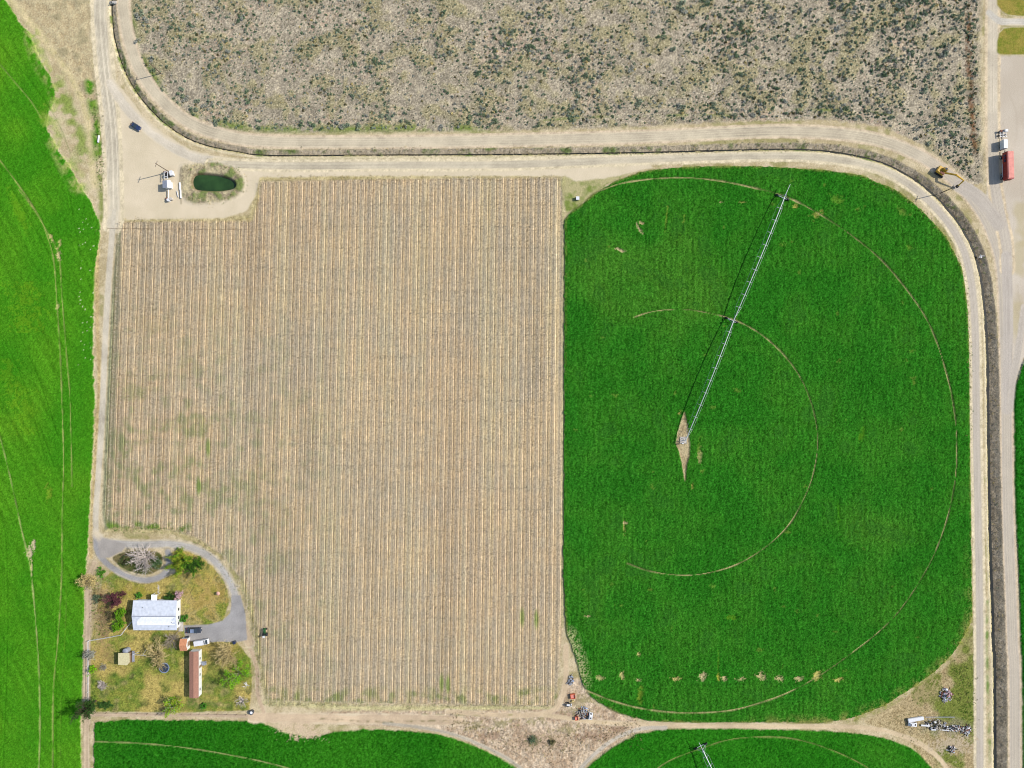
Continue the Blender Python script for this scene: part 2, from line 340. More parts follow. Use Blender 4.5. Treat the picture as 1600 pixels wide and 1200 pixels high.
# wheel ruts of the pivots
dm = poly([(1069, 643), (1073, 658), (1075, 672), (1078, 690), (1077, 712), (1073, 724), (1070, 752), (1067, 735), (1062, 710), (1056, 692), (1058, 676), (1063, 660)])
m = msk(dm, 1.5, 1); paint(m, mix(A(206, 188, 145), A(180, 160, 120), .5+N1*1.5+WH)); zset(m, .02+WH*.03)
def rut(pts, w1=1.1, col=(196, 184, 128), st=1., dep=.05, smooth=True):
    d, _, s_ = line(pts, 6, smooth); w1 = w1*(1+.9*N5+.7*N2)*np.where(PX > 1250, .72, 1.); m = np.clip(1.35-d/w1, 0, 1)*st
    cc = mix(A(*col), A(96, 112, 62), np.clip(.25*(PX > 1250)+N12*1.6+N5, 0, .75))
    paint(m*np.clip(.9+N2*1.2, .2, 1), cc); zset(np.clip(1.6-d/w1, 0, 1)*st, dep)
def arc(cx, cy, rx, ry, a0, a1, n=60):
    return [(cx+rx*math.cos(R(a0+(a1-a0)*i/n)), cy-ry*math.sin(R(a0+(a1-a0)*i/n))) for i in range(n+1)]
rut([(905, 312), (935, 299), (975, 286), (1020, 280), (1060, 278), (1110, 281), (1160, 290), (1226, 307), (1280, 335), (1330, 368), (1380, 410), (1425, 465), (1455, 515), (1477, 580), (1490, 640), (1494, 700), (1490, 760), (1476, 820), (1452, 880), (1415, 940), (1380, 980), (1330, 1020), (1280, 1055), (1230, 1082), (1180, 1100), (1130, 1111), (1060, 1113), (1000, 1106), (950, 1092), (897, 1070)])
rut([(990, 496), (1015, 488), (1045, 484), (1075, 484), (1110, 490), (1147, 500), (1185, 520), (1220, 550), (1250, 590), (1270, 640), (1277, 690), (1270, 740), (1255, 780), (1232, 820), (1195, 855), (1150, 882), (1100, 896), (1057, 898), (1015, 892), (980, 880)], .8)
rut([(1020, 1205), (1050, 1186), (1098, 1168), (1140, 1155), (1190, 1151), (1240, 1154), (1290, 1168), (1340, 1190), (1380, 1215)], .9, (160, 165, 95), .9)
rut([(147, 1158), (220, 1161), (300, 1169), (400, 1187), (470, 1205)], .9, (170, 175, 110), .9)
# tramlines and wheel marks in the west field
for pts, ww, cc, st in [
    ([(-20, 225), (0, 250), (30, 290), (60, 335), (75, 370), (85, 410), (90, 480), (95, 560), (98, 640), (100, 720), (98, 800), (97, 900), (91, 1000), (84, 1080), (83, 1200)], .9, (190, 190, 110), .75),
    ([(30, 296), (55, 330), (80, 372), (93, 402), (98, 470), (105, 560), (110, 620), (112, 700), (113, 760)], .8, (190, 190, 110), .6),
    ([(-5, 660), (8, 710), (20, 760), (35, 830), (47, 880), (53, 930), (58, 990), (62, 1060), (63, 1140), (61, 1210)], 1., (190, 195, 120), .8),
    ([(0, 100), (25, 130), (50, 160), (65, 185)], .8, (170, 180, 100), .7), ([(105, 900), (102, 1000), (96, 1100), (95, 1200)], .6, (110, 160, 40), .6)]:
    rut(pts, ww, cc, st, .15)
for pts in [[(15, 290), (45, 340), (75, 395), (88, 425), (108, 440)], [(0, 70), (50, 130), (90, 190), (110, 240)], [(40, 610), (55, 660), (70, 715)], [(0, 800), (10, 850), (12, 1000), (5, 1200)], [(88, 960), (88, 1200)], [(20, 500), (60, 590), (90, 680)], [(108, 300), (118, 360), (125, 400)], [(0, 520), (30, 580), (60, 660), (85, 730)]]:
    d, _, _ = line(pts, 5); m = np.clip(1.2-d/.8, 0, 1)*.7; paint(m*.6, A(40, 115, 8)); Z -= m*.22*(fA > 0)
for a in [(92, 400, 4, 6), (83, 376, 3, 10, (200, 190, 120), -.5), (94, 380, 2.5, 6, (200, 190, 120), 0, .7), (48, 862, 5, 11, (206, 190, 150), .1), (53, 850, 3, 9, (206, 190, 150), 0), (50, 890, 1.5, 16, (195, 190, 130)), (78, 770, 6, 10, (140, 170, 50), 0, .6), (72, 760, 2, 10, (150, 170, 60), .6, .6), (90, 480, 3, 8, (195, 190, 120), 0, .8), (50, 320, 2, 12, (190, 185, 110), -.6, .8), (40, 480, 12, 75, (118, 160, 30), 0, .4, 1.8), (38, 640, 9, 60, (114, 160, 30), 0, .35, 1.8), (14, 600, 8, 60, (116, 158, 30), 0, .3, 1.8), (30, 330, 8, 40, (118, 160, 30), -.4, .35), (70, 180, 10, 20, (128, 160, 50), 0, .5)]:
    patch(*a)
for k in range(45): patch(rng.uniform(122, 148), rng.uniform(320, 580), .9, .9, (225, 228, 180), 0, .9, .5, .3)
# fine drill rows, diagonal, in the west field
u = X*.86+Y*.5; ph = np.sin(u*2*math.pi/3.1)*np.clip(N12*2+.5, 0, 1)
ND = vnoise(.5, 32, 1, 1)
uu = X*.9+Y*.44; vv = -X*.44+Y*.9; T_ = np.random.default_rng(5).random(8192)-.5
q = (uu+600)/.62; qi = np.clip(q, 0, 8000).astype(int); f = np.clip(q-qi, 0, 1); drill = T_[qi % 8192]*(1-f)+T_[(qi+1) % 8192]*f
TINT *= (1-.07*(ph*(fA > 2))+.24*drill*(fA > 2)*np.clip(.7+N12*1.5, .2, 1))[..., None]

# --- field margins, waste ground
for pts, ww, cc in [([(150, 350), (152, 400), (152, 500), (155, 600), (150, 700), (145, 800), (142, 870)], 4, A(205, 180, 125)),
                    ([(885, 285), (895, 300), (905, 310)], 12, A(190, 182, 125)), ([(890, 990), (903, 1020), (912, 1060)], 3, A(185, 170, 140))]:
    d, _, _ = line(pts, 25); paint(np.clip(1.3-d/ww, 0, 1)*(fA < 1)*(fE < 1)*.9, cc*(1+.5*N1[..., None]+.4*WH[..., None]))
nc = poly([(884, 275), (1000, 262), (960, 282), (925, 302), (885, 340), (881, 300)]); paint(msk(nc, 3, 2)*(fE < 1), mix(A(190, 180, 130), A(130, 145, 70), .4+N5*1.8+N1))
se = poly([(1522, 980), (1500, 1020), (1462, 1055), (1400, 1100), (1350, 1128), (1420, 1160), (1470, 1215), (1524, 1215)])
paint(msk(se, 3, 2)*(fE < 1), mix(mix(A(178, 156, 112), A(192, 172, 130), .5+N2+WH*1.4+NG)*(1+.5*WH+.4*NG)[..., None], A(112, 126, 44)*(1+.7*WH+.5*NG)[..., None], np.clip(N5*2.6+N12*2+N2*1.2+.4+(PX-1470)/110-np.clip((PY-1140)/30, 0, 1)*.8, 0, .9)))
sj = poly([(500, 1112), (866, 1108), (882, 1060), (905, 1062), (930, 1100), (1000, 1128), (1040, 1136), (990, 1145), (920, 1190), (880, 1215), (830, 1215), (770, 1175), (690, 1143), (600, 1135), (500, 1130)])
paint(msk(sj, 4, 2), mix(A(220, 198, 168), A(184, 158, 128), .5+N5*1.4+N1*1.4+NG*1.2+WH)*(1+.5*NG2+.5*WH)[..., None])
paint(msk(sj, 4, 2)*np.clip(1-np.hypot((PX-842)/50, (PY-1160)/26)+N2, 0, .75), mix(A(150, 130, 100), A(222, 190, 160), .4+N1*2+WH))
zset(msk(sj, 4), N2*.3+WH*.2+NG*.2)
for px_, py_, r_ in [(925, 1150, 26), (965, 1140, 16), (770, 1150, 22), (905, 1115, 18), (870, 1120, 20)]:
    paint(np.clip(1.1-np.hypot((PX-px_)/r_, (PY-py_)/8)+N1*.6, 0, .6), A(155, 125, 100))
for ex, ey in [(740, 1135), (790, 1128), (900, 1110), (920, 1094), (830, 1120), (880, 1140)]: patch(ex, ey, 16, 6, (150, 148, 95), rng.uniform(-.4, .4), .5, 1.2)
patch(832, 1158, 8, 10, (90, 100, 60), -.6, .8); patch(862, 1160, 7, 10, (110, 105, 70), .4, .7)
patch(905, 1098, 22, 16, (165, 150, 110), .5, .6)

# --- dirt yard and roads
dirt = lambda: mix(A(236, 218, 186), A(222, 205, 172), .5+N5*.7+N2*.5+WH*.35)
yd = poly([(160, 100), (200, 150), (222, 180), (255, 208), (300, 236), (350, 246), (420, 250), (890, 247), (1000, 240), (1020, 262), (960, 276), (900, 284), (884, 275), (560, 275), (406, 277), (398, 308), (385, 330), (350, 341), (190, 344), (172, 352), (170, 300), (168, 230), (164, 160)])
paint(msk(yd, 2.5, 1.5), dirt(), 10); zset(msk(yd, 4), WH*.02)
def road(pts, hw, col, reg, shoulder=None, sw=0, streak=.12, rag=.8, smooth=True, tracks=None, seed=0):
    d, lat, s_ = line(pts, hw+sw+12, smooth)
    if shoulder is not None: paint(np.clip((hw+sw-d+EDGE*1.5*rag)/1.6, 0, 1), shoulder*(1+.35*WH[..., None]+.35*N1[..., None]), 10)
    T = np.random.default_rng(seed+50).random(4000)-.5
    lt = np.clip(lat, -60, 60); q = (lt+80)*1.6+N40*2; qi = q.astype(int); f = q-qi
    st = T[qi % 4000]*(1-f)+T[(qi+1) % 4000]*f
    c = np.asarray(col)*(1+streak*3.2*st[..., None]*np.clip(.8+N12*1.5, .3, 1.4)[..., None]+WH[..., None]*.14+N5[..., None]*.24+N2[..., None]*.14+NG[..., None]*.1)
    c = mix(c, A(232, 214, 180), np.clip((d-hw*.62)/(hw*.5)+N2*.8+N5*.6, 0, .75))
    if reg in (8, 9): c = mix(c, A(200, 188, 172)*(1+.2*st[..., None]+.1*WH[..., None]), np.clip((PX-1380)/100, 0, 1)*np.clip((PY-150)/150, 0, 1)*.75)
    m = np.clip((hw-d+EDGE*rag)/1.6, 0, 1)
    paint(m, c, reg); zset(np.clip((hw+sw+2-d)/3, 0, 1), .02+WH*.01)
    if tracks:
        for t in tracks: paint(np.clip(1.2-np.abs(lat-t)/1.1, 0, 1)*m*.35, np.asarray(col)*1.18)
    return d
cream = A(232, 215, 178)
road([(157, -300), (157, -40), (157, 20), (160, 70), (166, 130), (172, 180), (176, 240), (178, 330), (176, 350)], 11, A(220, 207, 180), 10, cream, 6, seed=1)
road([(172, 130), (195, 165), (228, 200), (270, 230), (320, 250), (400, 260)], 9, A(220, 207, 184), 10, None, 0, .06, seed=2)
road([(178, 330), (174, 380), (169, 450), (164, 540), (160, 640), (154, 740), (150, 800), (150, 840)], 5.6, A(216, 204, 180), 10, None, 0, .06, seed=3)
INNER = [(330, 256), (450, 259), (600, 258), (800, 257), (1000, 249), (1200, 243), (1300, 248), (1370, 262), (1420, 288), (1462, 325), (1497, 372), (1515, 425), (1523, 500), (1525, 600), (1526, 700), (1529, 850), (1531, 1000), (1531, 1250), (1531, 3000)]
road(INNER, 6.6, A(208, 195, 168), 8, cream, 4, .08, seed=4)
OUTER = [(192, -400), (192, -30), (194, 20), (201, 60), (216, 105), (245, 148), (290, 188), (345, 210), (420, 221), (600, 222), (800, 219), (1000, 214), (1150, 207), (1220, 205), (1300, 208), (1370, 218), (1430, 240), (1485, 276), (1530, 325), (1558, 385), (1568, 450), (1572, 600), (1575, 800), (1582, 1000), (1586, 1250), (1586, 3000)]
lot = poly([(1556, 88), (1606, 86), (1640, 86), (1640, 520), (1600, 560), (1585, 600), (1568, 640), (1560, 420), (1540, 330), (1545, 250)])
paint(msk(lot, 3, 2), mix(A(221, 207, 186), A(205, 190, 168), .5+N5*.6+N12*.8+WH*.4), 10)
zset(msk(lot, 3), WH*.02)
for ex, ey in [(1592, 400), (1596, 340), (1588, 500)]:
    paint(np.clip(1.1-np.hypot((PX-ex)/12, (PY-ey)/40)+N2*.8, 0, .6), A(196, 180, 135))
for k in range(14):
    x_ = rng.uniform(1562, 1600); y_ = rng.uniform(90, 540); d, _, _ = line([(x_, y_), (x_+rng.normal(0, 6), y_+30), (x_+rng.normal(0, 12), y_+70)], 4); paint(np.clip(1.2-d/1.1, 0, 1)*.22, A(178, 162, 138))
road(OUTER, 9, A(214, 199, 170), 9, A(222, 200, 168), 3, .11, tracks=(-3.4, -.5, 3.2), seed=5)
road([(1551, -400), (1551, 0), (1551, 90), (1551, 180), (1552, 240), (1556, 300), (1572, 380), (1574, 420)], 9, A(213, 199, 174), 9, A(228, 206, 170), 4, .09, tracks=(-3, 2), seed=6)
road([(1500, 290), (1530, 310), (1560, 350)], 12, A(205, 193, 174), 9, None, 0, .07, seed=8)
road([(1546, 20), (1560, 32), (1580, 34), (1640, 34)], 6.5, A(212, 203, 186), 9, None, 0, .05, seed=9)
road([(1572, 400), (1575, 480), (1574, 560), (1573, 640)], 9, A(203, 192, 178), 9, None, 0, .1, seed=10)
road([(1600, 480), (1592, 540), (1583, 590), (1578, 640)], 6, A(212, 200, 180), 9, None, 0, .1, seed=11)
for g in ([(1558, 66), (1561, 52), (1568, 45), (1580, 43), (1640, 43), (1640, 86), (1562, 85), (1558, 82)], [(1556, -40), (1558, 8), (1566, 18), (1574, 23), (1590, 25), (1640, 26), (1640, -40)]):
    s_ = poly(g); m = msk(s_, 1.2, .4)
    paint(np.clip((s_+1.5)/1.2, 0, 1), A(220, 205, 165)); paint(m, mix(A(166, 150, 70), A(132, 138, 48), .5+N5*1.5+N1*1.3+WH*.7), 12); zset(m, .08+WH*.08)
# service lanes west and south
road([(148, 880), (139, 905), (138, 960), (136, 1040), (134, 1100), (137, 1130), (135, 1260), (135, 3000)], 4.6, A(205, 182, 150), 10, A(190, 170, 135), 2, .12, seed=12)
road([(134, 1117), (200, 1117), (300, 1117), (380, 1119), (420, 1120)], 3.6, A(206, 182, 152), 10, None, 0, .1, seed=13)
road([(395, 1120), (450, 1122), (520, 1123), (620, 1124), (720, 1126)], 9, A(220, 194, 160), 10, None, 0, .06, 2.5, seed=14)
patch(460, 1135, 30, 14, (222, 197, 163), 0, 1., .4, 0); patch(480, 1146, 26, 7, (218, 193, 160), 0, 1., .9, 0)
road([(700, 1112), (800, 1118), (860, 1112), (878, 1090), (884, 1060), (884, 1010)], 5, A(219, 194, 158), 10, None, 0, .06, 1.5, seed=15)
road([(850, 1117), (930, 1128), (1010, 1132), (1100, 1134), (1250, 1135), (1350, 1137), (1410, 1150), (1460, 1178), (1490, 1215)], 4.4, A(220, 196, 158), 10, None, 0, .06, 1, seed=16)
road([(1040, 1137), (1000, 1139), (960, 1155), (925, 1182), (895, 1215)], 4, A(200, 188, 168), 10, None, 0, .1, 1, seed=17)
road([(600, 1130), (660, 1137), (710, 1148), (760, 1168), (800, 1190), (830, 1215)], 3.4, A(196, 184, 162), 10, None, 0, .1, 1, seed=18)
road([(385, 1005), (394, 1020), (402, 1050), (403, 1085), (412, 1112)], 4, A(208, 182, 150), 10, None, 0, .1, 2, seed=19)
road([(370, 960), (382, 985), (390, 1005)], 9, A(205, 182, 148), 10, None, 0, .1, 2, seed=20)
patch(1490, 1162, 34, 14, (200, 180, 150), .1, .9, .7, 0); patch(1448, 1085, 26, 12, (182, 160, 118), -.6, .7, 1, .02)
paint(np.clip(1.1-np.hypot((PX-1470)/52, (PY-1135)/14)+N2*.6, 0, .6), A(150, 140, 112)*(1+.8*WH[..., None]))
d, _, _ = line([(500, 1123), (600, 1128), (690, 1126), (730, 1132)], 12, True); paint(np.clip(1.1-d/2.5, 0, 1)*np.clip(.4+N1*2.5, 0, 1)*.7, A(120, 115, 70))
d, _, _ = line([(660, 1115), (740, 1118), (800, 1117)], 12, True); paint(np.clip(1.1-d/2, 0, 1)*np.clip(.4+N2*2.5, 0, 1)*.6, A(130, 135, 60))

# --- farm yard lawn
lw = poly([(142, 1003), (150, 960), (160, 905), (175, 892), (205, 908), (245, 908), (275, 895), (268, 862), (290, 855), (318, 866), (342, 888), (355, 915), (358, 945), (348, 970), (330, 976), (290, 978), (290, 1000), (370, 1003), (392, 1030), (394, 1060), (390, 1110), (300, 1113), (150, 1112), (141, 1090)])
gold = mix(A(196, 175, 100), A(178, 158, 88), .5+N5+N1)
grn = mix(A(142, 148, 62), A(104, 132, 46), .5+N2*1.2+N1)
gm = np.clip(.4+N5*1.8+N12*2.2+N2*.9+(PY-1000)/260+WH*.3, .05, .95)
c = mix(gold, grn, gm); c = mix(c, A(200, 172, 120), np.clip(N2*1.8+N12*2-.55, 0, .6)); c = mix(c, A(62, 84, 34), np.clip(N2*2.2+N1*1.2-.55, 0, .5)); c = c*(1+.6*WH[..., None]+.5*NG[..., None])
paint(msk(lw, 2, 1.2), c, 12); zset(msk(lw, 2), .06+N1*.08+WH*.08)
for x, y, rx, ry, cc, st in [(335, 1060, 42, 40, (100, 120, 46), .35), (300, 1105, 40, 8, (84, 120, 36), .6), (160, 950, 14, 42, (120, 98, 72), .8), (160, 985, 14, 20, (150, 128, 92), .7), (160, 905, 18, 14, (110, 140, 60), .6), (165, 925, 12, 16, (195, 168, 120), .6), (215, 925, 28, 12, (165, 155, 50), .5), (320, 930, 34, 34, (196, 162, 82), .5), (165, 1020, 22, 18, (200, 160, 110), .5), (270, 1060, 20, 14, (186, 172, 92), .5), (345, 1015, 40, 10, (170, 145, 80), .5), (150, 1105, 20, 5, (170, 155, 90), .5), (150, 975, 6, 40, (185, 165, 120), .6)]:
    patch(x, y, rx, ry, cc, 0, st, .5, .05)
# driveway (grey gravel)
grv = A(170, 166, 162)
road([(154, 840), (160, 846), (180, 849), (220, 851), (265, 850), (300, 856), (330, 872), (352, 897), (366, 925), (370, 950), (366, 972)], 6.2, A(192, 186, 176), 11, A(205, 190, 160), 2.5, .1, seed=21)
road([(150, 838), (152, 860), (163, 876), (185, 893), (215, 905), (240, 905), (258, 895), (264, 878), (262, 862)], 5.2, A(168, 164, 160), 11, A(170, 160, 135), 1.2, .08, seed=22)
dv = poly([(287, 977), (325, 976), (348, 970), (360, 958), (362, 930), (376, 930), (384, 960), (386, 1000), (372, 1003), (325, 1003), (290, 1002)])
paint(msk(dv, 1.6, .8), grv*(1+.14*WH[..., None]+.2*N2[..., None]+.15*N5[..., None]), 11); zset(msk(dv, 1.6), .02)
lp = poly([(152, 838), (200, 850), (190, 862), (170, 872), (156, 872)]); paint(msk(lp, 3, 1), A(176, 168, 158)*(1+.2*N2[..., None]), 11)
paint(np.clip(1.1-np.hypot((PX-152)/9, (PY-834)/10)+N2*.7, 0, .9), dirt())
isl = poly([(176, 872), (190, 864), (215, 860), (245, 862), (254, 872), (250, 888), (235, 897), (212, 895), (190, 886)], True)
paint(msk(isl, 2, .8), mix(A(130, 118, 78), A(90, 100, 50), .5+N2*2+N1), 12); zset(msk(isl, 2), .1+WH*.1)
# --- canal
CAN = [(176, -400), (176, -30), (177, 30), (183, 70), (200, 118), (228, 160), (268, 198), (312, 221), (370, 234), (430, 240), (600, 239), (800, 238), (1000, 235), (1150, 231), (1250, 230), (1320, 236), (1385, 252), (1440, 282), (1482, 320), (1515, 365), (1535, 415), (1545, 480), (1550, 560), (1552, 700), (1555, 850), (1560, 1000), (1563, 1250), (1563, 3000)]
cd, clat, cs = line(CAN, 30)
chw = np.interp(cs, [0, 900, 1600, 2100, 2500], [5.2, 5.8, 6.6, 9.8, 11.2]).astype(np.float32)
cdep = np.interp(cs, [0, 900, 1600, 2100, 2500], [.6, .62, .8, 1.35, 1.5]).astype(np.float32)
CB = .42                                   # the bottom lies nearer the inner bank
cu = np.clip((clat+N2*1.2)/chw, -1, 1)
t = np.where(cu < CB, (cu+1)/(1+CB), (1-cu)/(1-CB)); t = np.clip(t, 0, 1)*(cd < chw+3)
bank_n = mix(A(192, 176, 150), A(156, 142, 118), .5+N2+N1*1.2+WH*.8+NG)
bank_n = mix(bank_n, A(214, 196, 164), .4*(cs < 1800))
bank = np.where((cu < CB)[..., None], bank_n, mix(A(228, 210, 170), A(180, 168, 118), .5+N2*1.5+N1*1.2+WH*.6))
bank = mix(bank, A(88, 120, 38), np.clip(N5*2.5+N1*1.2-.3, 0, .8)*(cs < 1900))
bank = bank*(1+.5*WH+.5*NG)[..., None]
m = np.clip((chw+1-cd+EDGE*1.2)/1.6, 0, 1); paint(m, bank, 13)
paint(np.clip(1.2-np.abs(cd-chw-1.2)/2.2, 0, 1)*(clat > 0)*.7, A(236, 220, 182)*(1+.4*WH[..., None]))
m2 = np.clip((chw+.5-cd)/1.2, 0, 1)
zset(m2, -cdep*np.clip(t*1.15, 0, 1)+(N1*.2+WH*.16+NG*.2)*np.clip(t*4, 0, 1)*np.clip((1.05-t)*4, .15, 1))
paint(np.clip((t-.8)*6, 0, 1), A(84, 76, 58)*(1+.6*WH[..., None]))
d, _, _ = line([(1543, 940), (1542, 1020), (1545, 1120), (1547, 1200)], 8); paint(np.clip(1.2-d/3.2, 0, 1)*np.clip(.6+N2*1.6, 0, 1)*.85, A(105, 140, 60))
# --- pond
pond_pts = [(301, 290), (300, 281), (305, 273), (318, 272), (334, 273), (350, 276), (364, 282), (368, 289), (362, 295), (345, 298), (322, 298), (306, 296)]
pd = poly(pond_pts, True)
pb = poly([(284, 262), (300, 256), (340, 256), (368, 264), (380, 280), (378, 296), (368, 308), (330, 318), (298, 316), (284, 300)], True)
paint(msk(pb, 5, 2), mix(mix(A(205, 190, 150), A(150, 135, 110), .5+N2*1.6+WH), A(120, 140, 70), np.clip(N2*2+N1*1.4+.0, 0, .8)), 0)
zset(msk(pb, 10), .35+N1*.3+WH*.2)
m = np.clip((pd+3)/5, 0, 1); zset(m, -1.6*m+N1*.1)
paint(np.clip((pd+2.5)/2, 0, 1)*.6, A(120, 98, 70))
d, _, _ = line([(283, 262), (281, 285), (283, 318)], 8); paint(np.clip(1.2-d/1.6, 0, 1)*.6, A(125, 115, 85))

# ------------------------------------------------------------ terrain meshes
def ground_mat(name, b1=.5, b2=.2, sc1=2.2, sc2=7., var=.22, rows=False, rough=.95):
    m = bpy.data.materials.new(name); m.use_nodes = True; n = m.node_tree; L = n.links.new
    b = n.nodes['Principled BSDF']; b.inputs['Roughness'].default_value = rough; b.inputs['Specular IOR Level'].default_value = .0 if 'crop' in name else .1
    at = n.nodes.new('ShaderNodeAttribute'); at.attribute_name = 'tint'
    tc = n.nodes.new('ShaderNodeTexCoord')
    n1 = n.nodes.new('ShaderNodeTexNoise'); n1.inputs['Scale'].default_value = sc1; n1.inputs['Detail'].default_value = 5; n1.inputs['Roughness'].default_value = .65
    L(tc.outputs['Object'], n1.inputs['Vector'])
    n2 = n.nodes.new('ShaderNodeTexNoise'); n2.inputs['Scale'].default_value = sc2; n2.inputs['Detail'].default_value = 2
    L(tc.outputs['Object'], n2.inputs['Vector'])
    mr = n.nodes.new('ShaderNodeMapRange'); mr.inputs[1].default_value = .3; mr.inputs[2].default_value = .7; mr.inputs[3].default_value = 1-var; mr.inputs[4].default_value = 1+var
    L(n1.outputs['Fac'], mr.inputs[0])
    vm = n.nodes.new('ShaderNodeVectorMath'); vm.operation = 'SCALE'; L(mr.outputs[0], vm.inputs['Scale'])
    src = at.outputs['Color']
    if rows:
        au = n.nodes.new('ShaderNodeAttribute'); au.attribute_name = 'row'
        nw_ = n.nodes.new('ShaderNodeTexNoise'); nw_.inputs['Scale'].default_value = .5; nw_.inputs['Detail'].default_value = 4; L(tc.outputs['Object'], nw_.inputs['Vector'])
        wob = n.nodes.new('ShaderNodeMath'); wob.operation = 'MULTIPLY_ADD'; L(nw_.outputs['Fac'], wob.inputs[0]); wob.inputs[1].default_value = .035; L(au.outputs['Fac'], wob.inputs[2])
        fr = n.nodes.new('ShaderNodeMath'); fr.operation = 'FRACT'; L(wob.outputs[0], fr.inputs[0])
        cr = n.nodes.new('ShaderNodeValToRGB'); e = cr.color_ramp.elements
        vals = [(0., (.92, .92, .94)), (.03, (.7, .7, .68)), (.055, (1.8, 1.72, 1.58)), (.145, (1.85, 1.76, 1.58)), (.175, (.5, .48, .42)), (.23, (.9, .86, .78)), (.42, (1.14, 1.08, .95)), (.58, (.9, .91, .92)), (.7, (.68, .71, .72)), (.8, (.78, .8, .8)), (.9, (1.12, 1.12, 1.1)), (1., (.9, .9, .92))]
        e[0].position, e[0].color = vals[0][0], vals[0][1]+(1,); e[1].position, e[1].color = vals[-1][0], vals[-1][1]+(1,)
        for p_, c_ in vals[1:-1]: q_ = e.new(p_); q_.color = c_+(1,)
        L(fr.outputs[0], cr.inputs[0])
        sep = n.nodes.new('ShaderNodeVectorMath'); sep.operation = 'MULTIPLY'; L(at.outputs['Color'], sep.inputs[0]); L(cr.outputs[0], sep.inputs[1])
        am = n.nodes.new('ShaderNodeAttribute'); am.attribute_name = 'edge'
        mx = n.nodes.new('ShaderNodeMix'); mx.data_type = 'VECTOR'; L(am.outputs['Fac'], mx.inputs[0]); L(at.outputs['Color'], mx.inputs[4]); L(sep.outputs[0], mx.inputs[5])
        src = mx.outputs[1]
    L(src, vm.inputs[0]); L(vm.outputs[0], b.inputs['Base Color'])
    ad = n.nodes.new('ShaderNodeMath'); ad.operation = 'MULTIPLY_ADD'; L(n2.outputs['Fac'], ad.inputs[0]); ad.inputs[1].default_value = b2; L(n1.outputs['Fac'], ad.inputs[2])
    bp = n.nodes.new('ShaderNodeBump'); bp.inputs['Strength'].default_value = b1; bp.inputs['Distance'].default_value = .25
    L(ad.outputs[0], bp.inputs['Height']); L(bp.outputs[0], b.inputs['Normal'])
    return m
ny, nx = SH
rg = REG[:-1, :-1]
idx = np.arange(ny*nx).reshape(ny, nx)
Q = np.stack([idx[:-1, :-1], idx[:-1, 1:], idx[1:, 1:], idx[1:, :-1]], -1)
CO = np.stack([X, Y, Z], -1).reshape(-1, 3); TI = np.concatenate([np.clip(TINT, 0, .8), np.ones(SH+(1,), np.float32)], -1).reshape(-1, 4)
edge = np.clip(vy/3, 0, 1).reshape(-1); ROW = rowu.reshape(-1)
regs = {0: ('ground', ground_mat('dry_ground', .5), 'dry grass and bare soil between the fields and roads', 'ground'),
        1: ('scrubland', ground_mat('scrub_soil', .6, .5, 2.5, 8, .25), 'dry stony ground under the sagebrush north of the canal', 'ground'),
        2: ('vineyard_soil', ground_mat('vineyard_soil', .6, .4, 2.6, 8, .3, rows=True), 'tan soil striped with pale strips between the vine rows', 'field'),
        3: ('crop_field', ground_mat('young_crop', .6, .4, 2.5, 8, .2), 'bright yellow-green crop field along the left edge, crossed by curved wheel marks', 'field'),
        4: ('crop_field', ground_mat('dense_crop', 1., .6, 1.8, 6, .38), 'large dark green field with rounded corners under the irrigation pivot', 'field'),
        5: ('crop_field', ground_mat('low_crop', .8, .5, 2.4, 8, .25), 'green field at the bottom left below the farm yard and dirt lane', 'field'),
        6: ('crop_field', ground_mat('round_crop', .8, .5, 2.4, 8, .25), 'green round-topped field at the bottom with the second pivot tower', 'field'),
        7: ('crop_field', ground_mat('far_crop', .8, .5, 2.4, 8, .3), 'sliver of dark green field at the right edge beside the canal road', 'field'),
        8: ('gravel_road', ground_mat('fine_gravel', .25, .2, 3, 9, .08), 'grey gravel road on the field side of the canal, curving round the green field', 'road'),
        9: ('gravel_road', ground_mat('coarse_gravel', .3, .2, 3, 9, .1), 'wide pale gravel road on the scrub side of the canal and past the red trailer', 'road'),
        10: ('dirt_road', ground_mat('pale_dirt', .3, .2, 3, 9, .08), 'cream dirt yard, lanes and verges around the vineyard', 'road'),
        11: ('driveway', ground_mat('grey_gravel', .3, .3, 3, 9, .1), 'grey gravel driveway looping past the white-roofed house', 'driveway'),
        12: ('lawn', ground_mat('patchy_lawn', .7, .5, 2.4, 8, .28), 'patchy golden and green lawn of the farm yard and roadside', 'lawn'),
        13: ('canal_bank', ground_mat('canal_bank', .8, .6, 2.5, 8, .3), 'brown and cream earth banks of the irrigation canal', 'canal bank')}
for r_, (nm, mt, lb, ct) in regs.items():
    q = Q[rg == r_]
    if not len(q): continue
    u_, inv = np.unique(q.ravel(), return_inverse=True)
    at = {'tint': ('FLOAT_COLOR', TI[u_])}
    if r_ == 2: at['row'] = ('FLOAT', ROW[u_]+100.0); at['edge'] = ('FLOAT', edge[u_])
    o = npmesh(nm, CO[u_], inv.reshape(-1, 4), mt, smooth=True, attrs=at)
    tag(o, lb, ct, kind='structure')

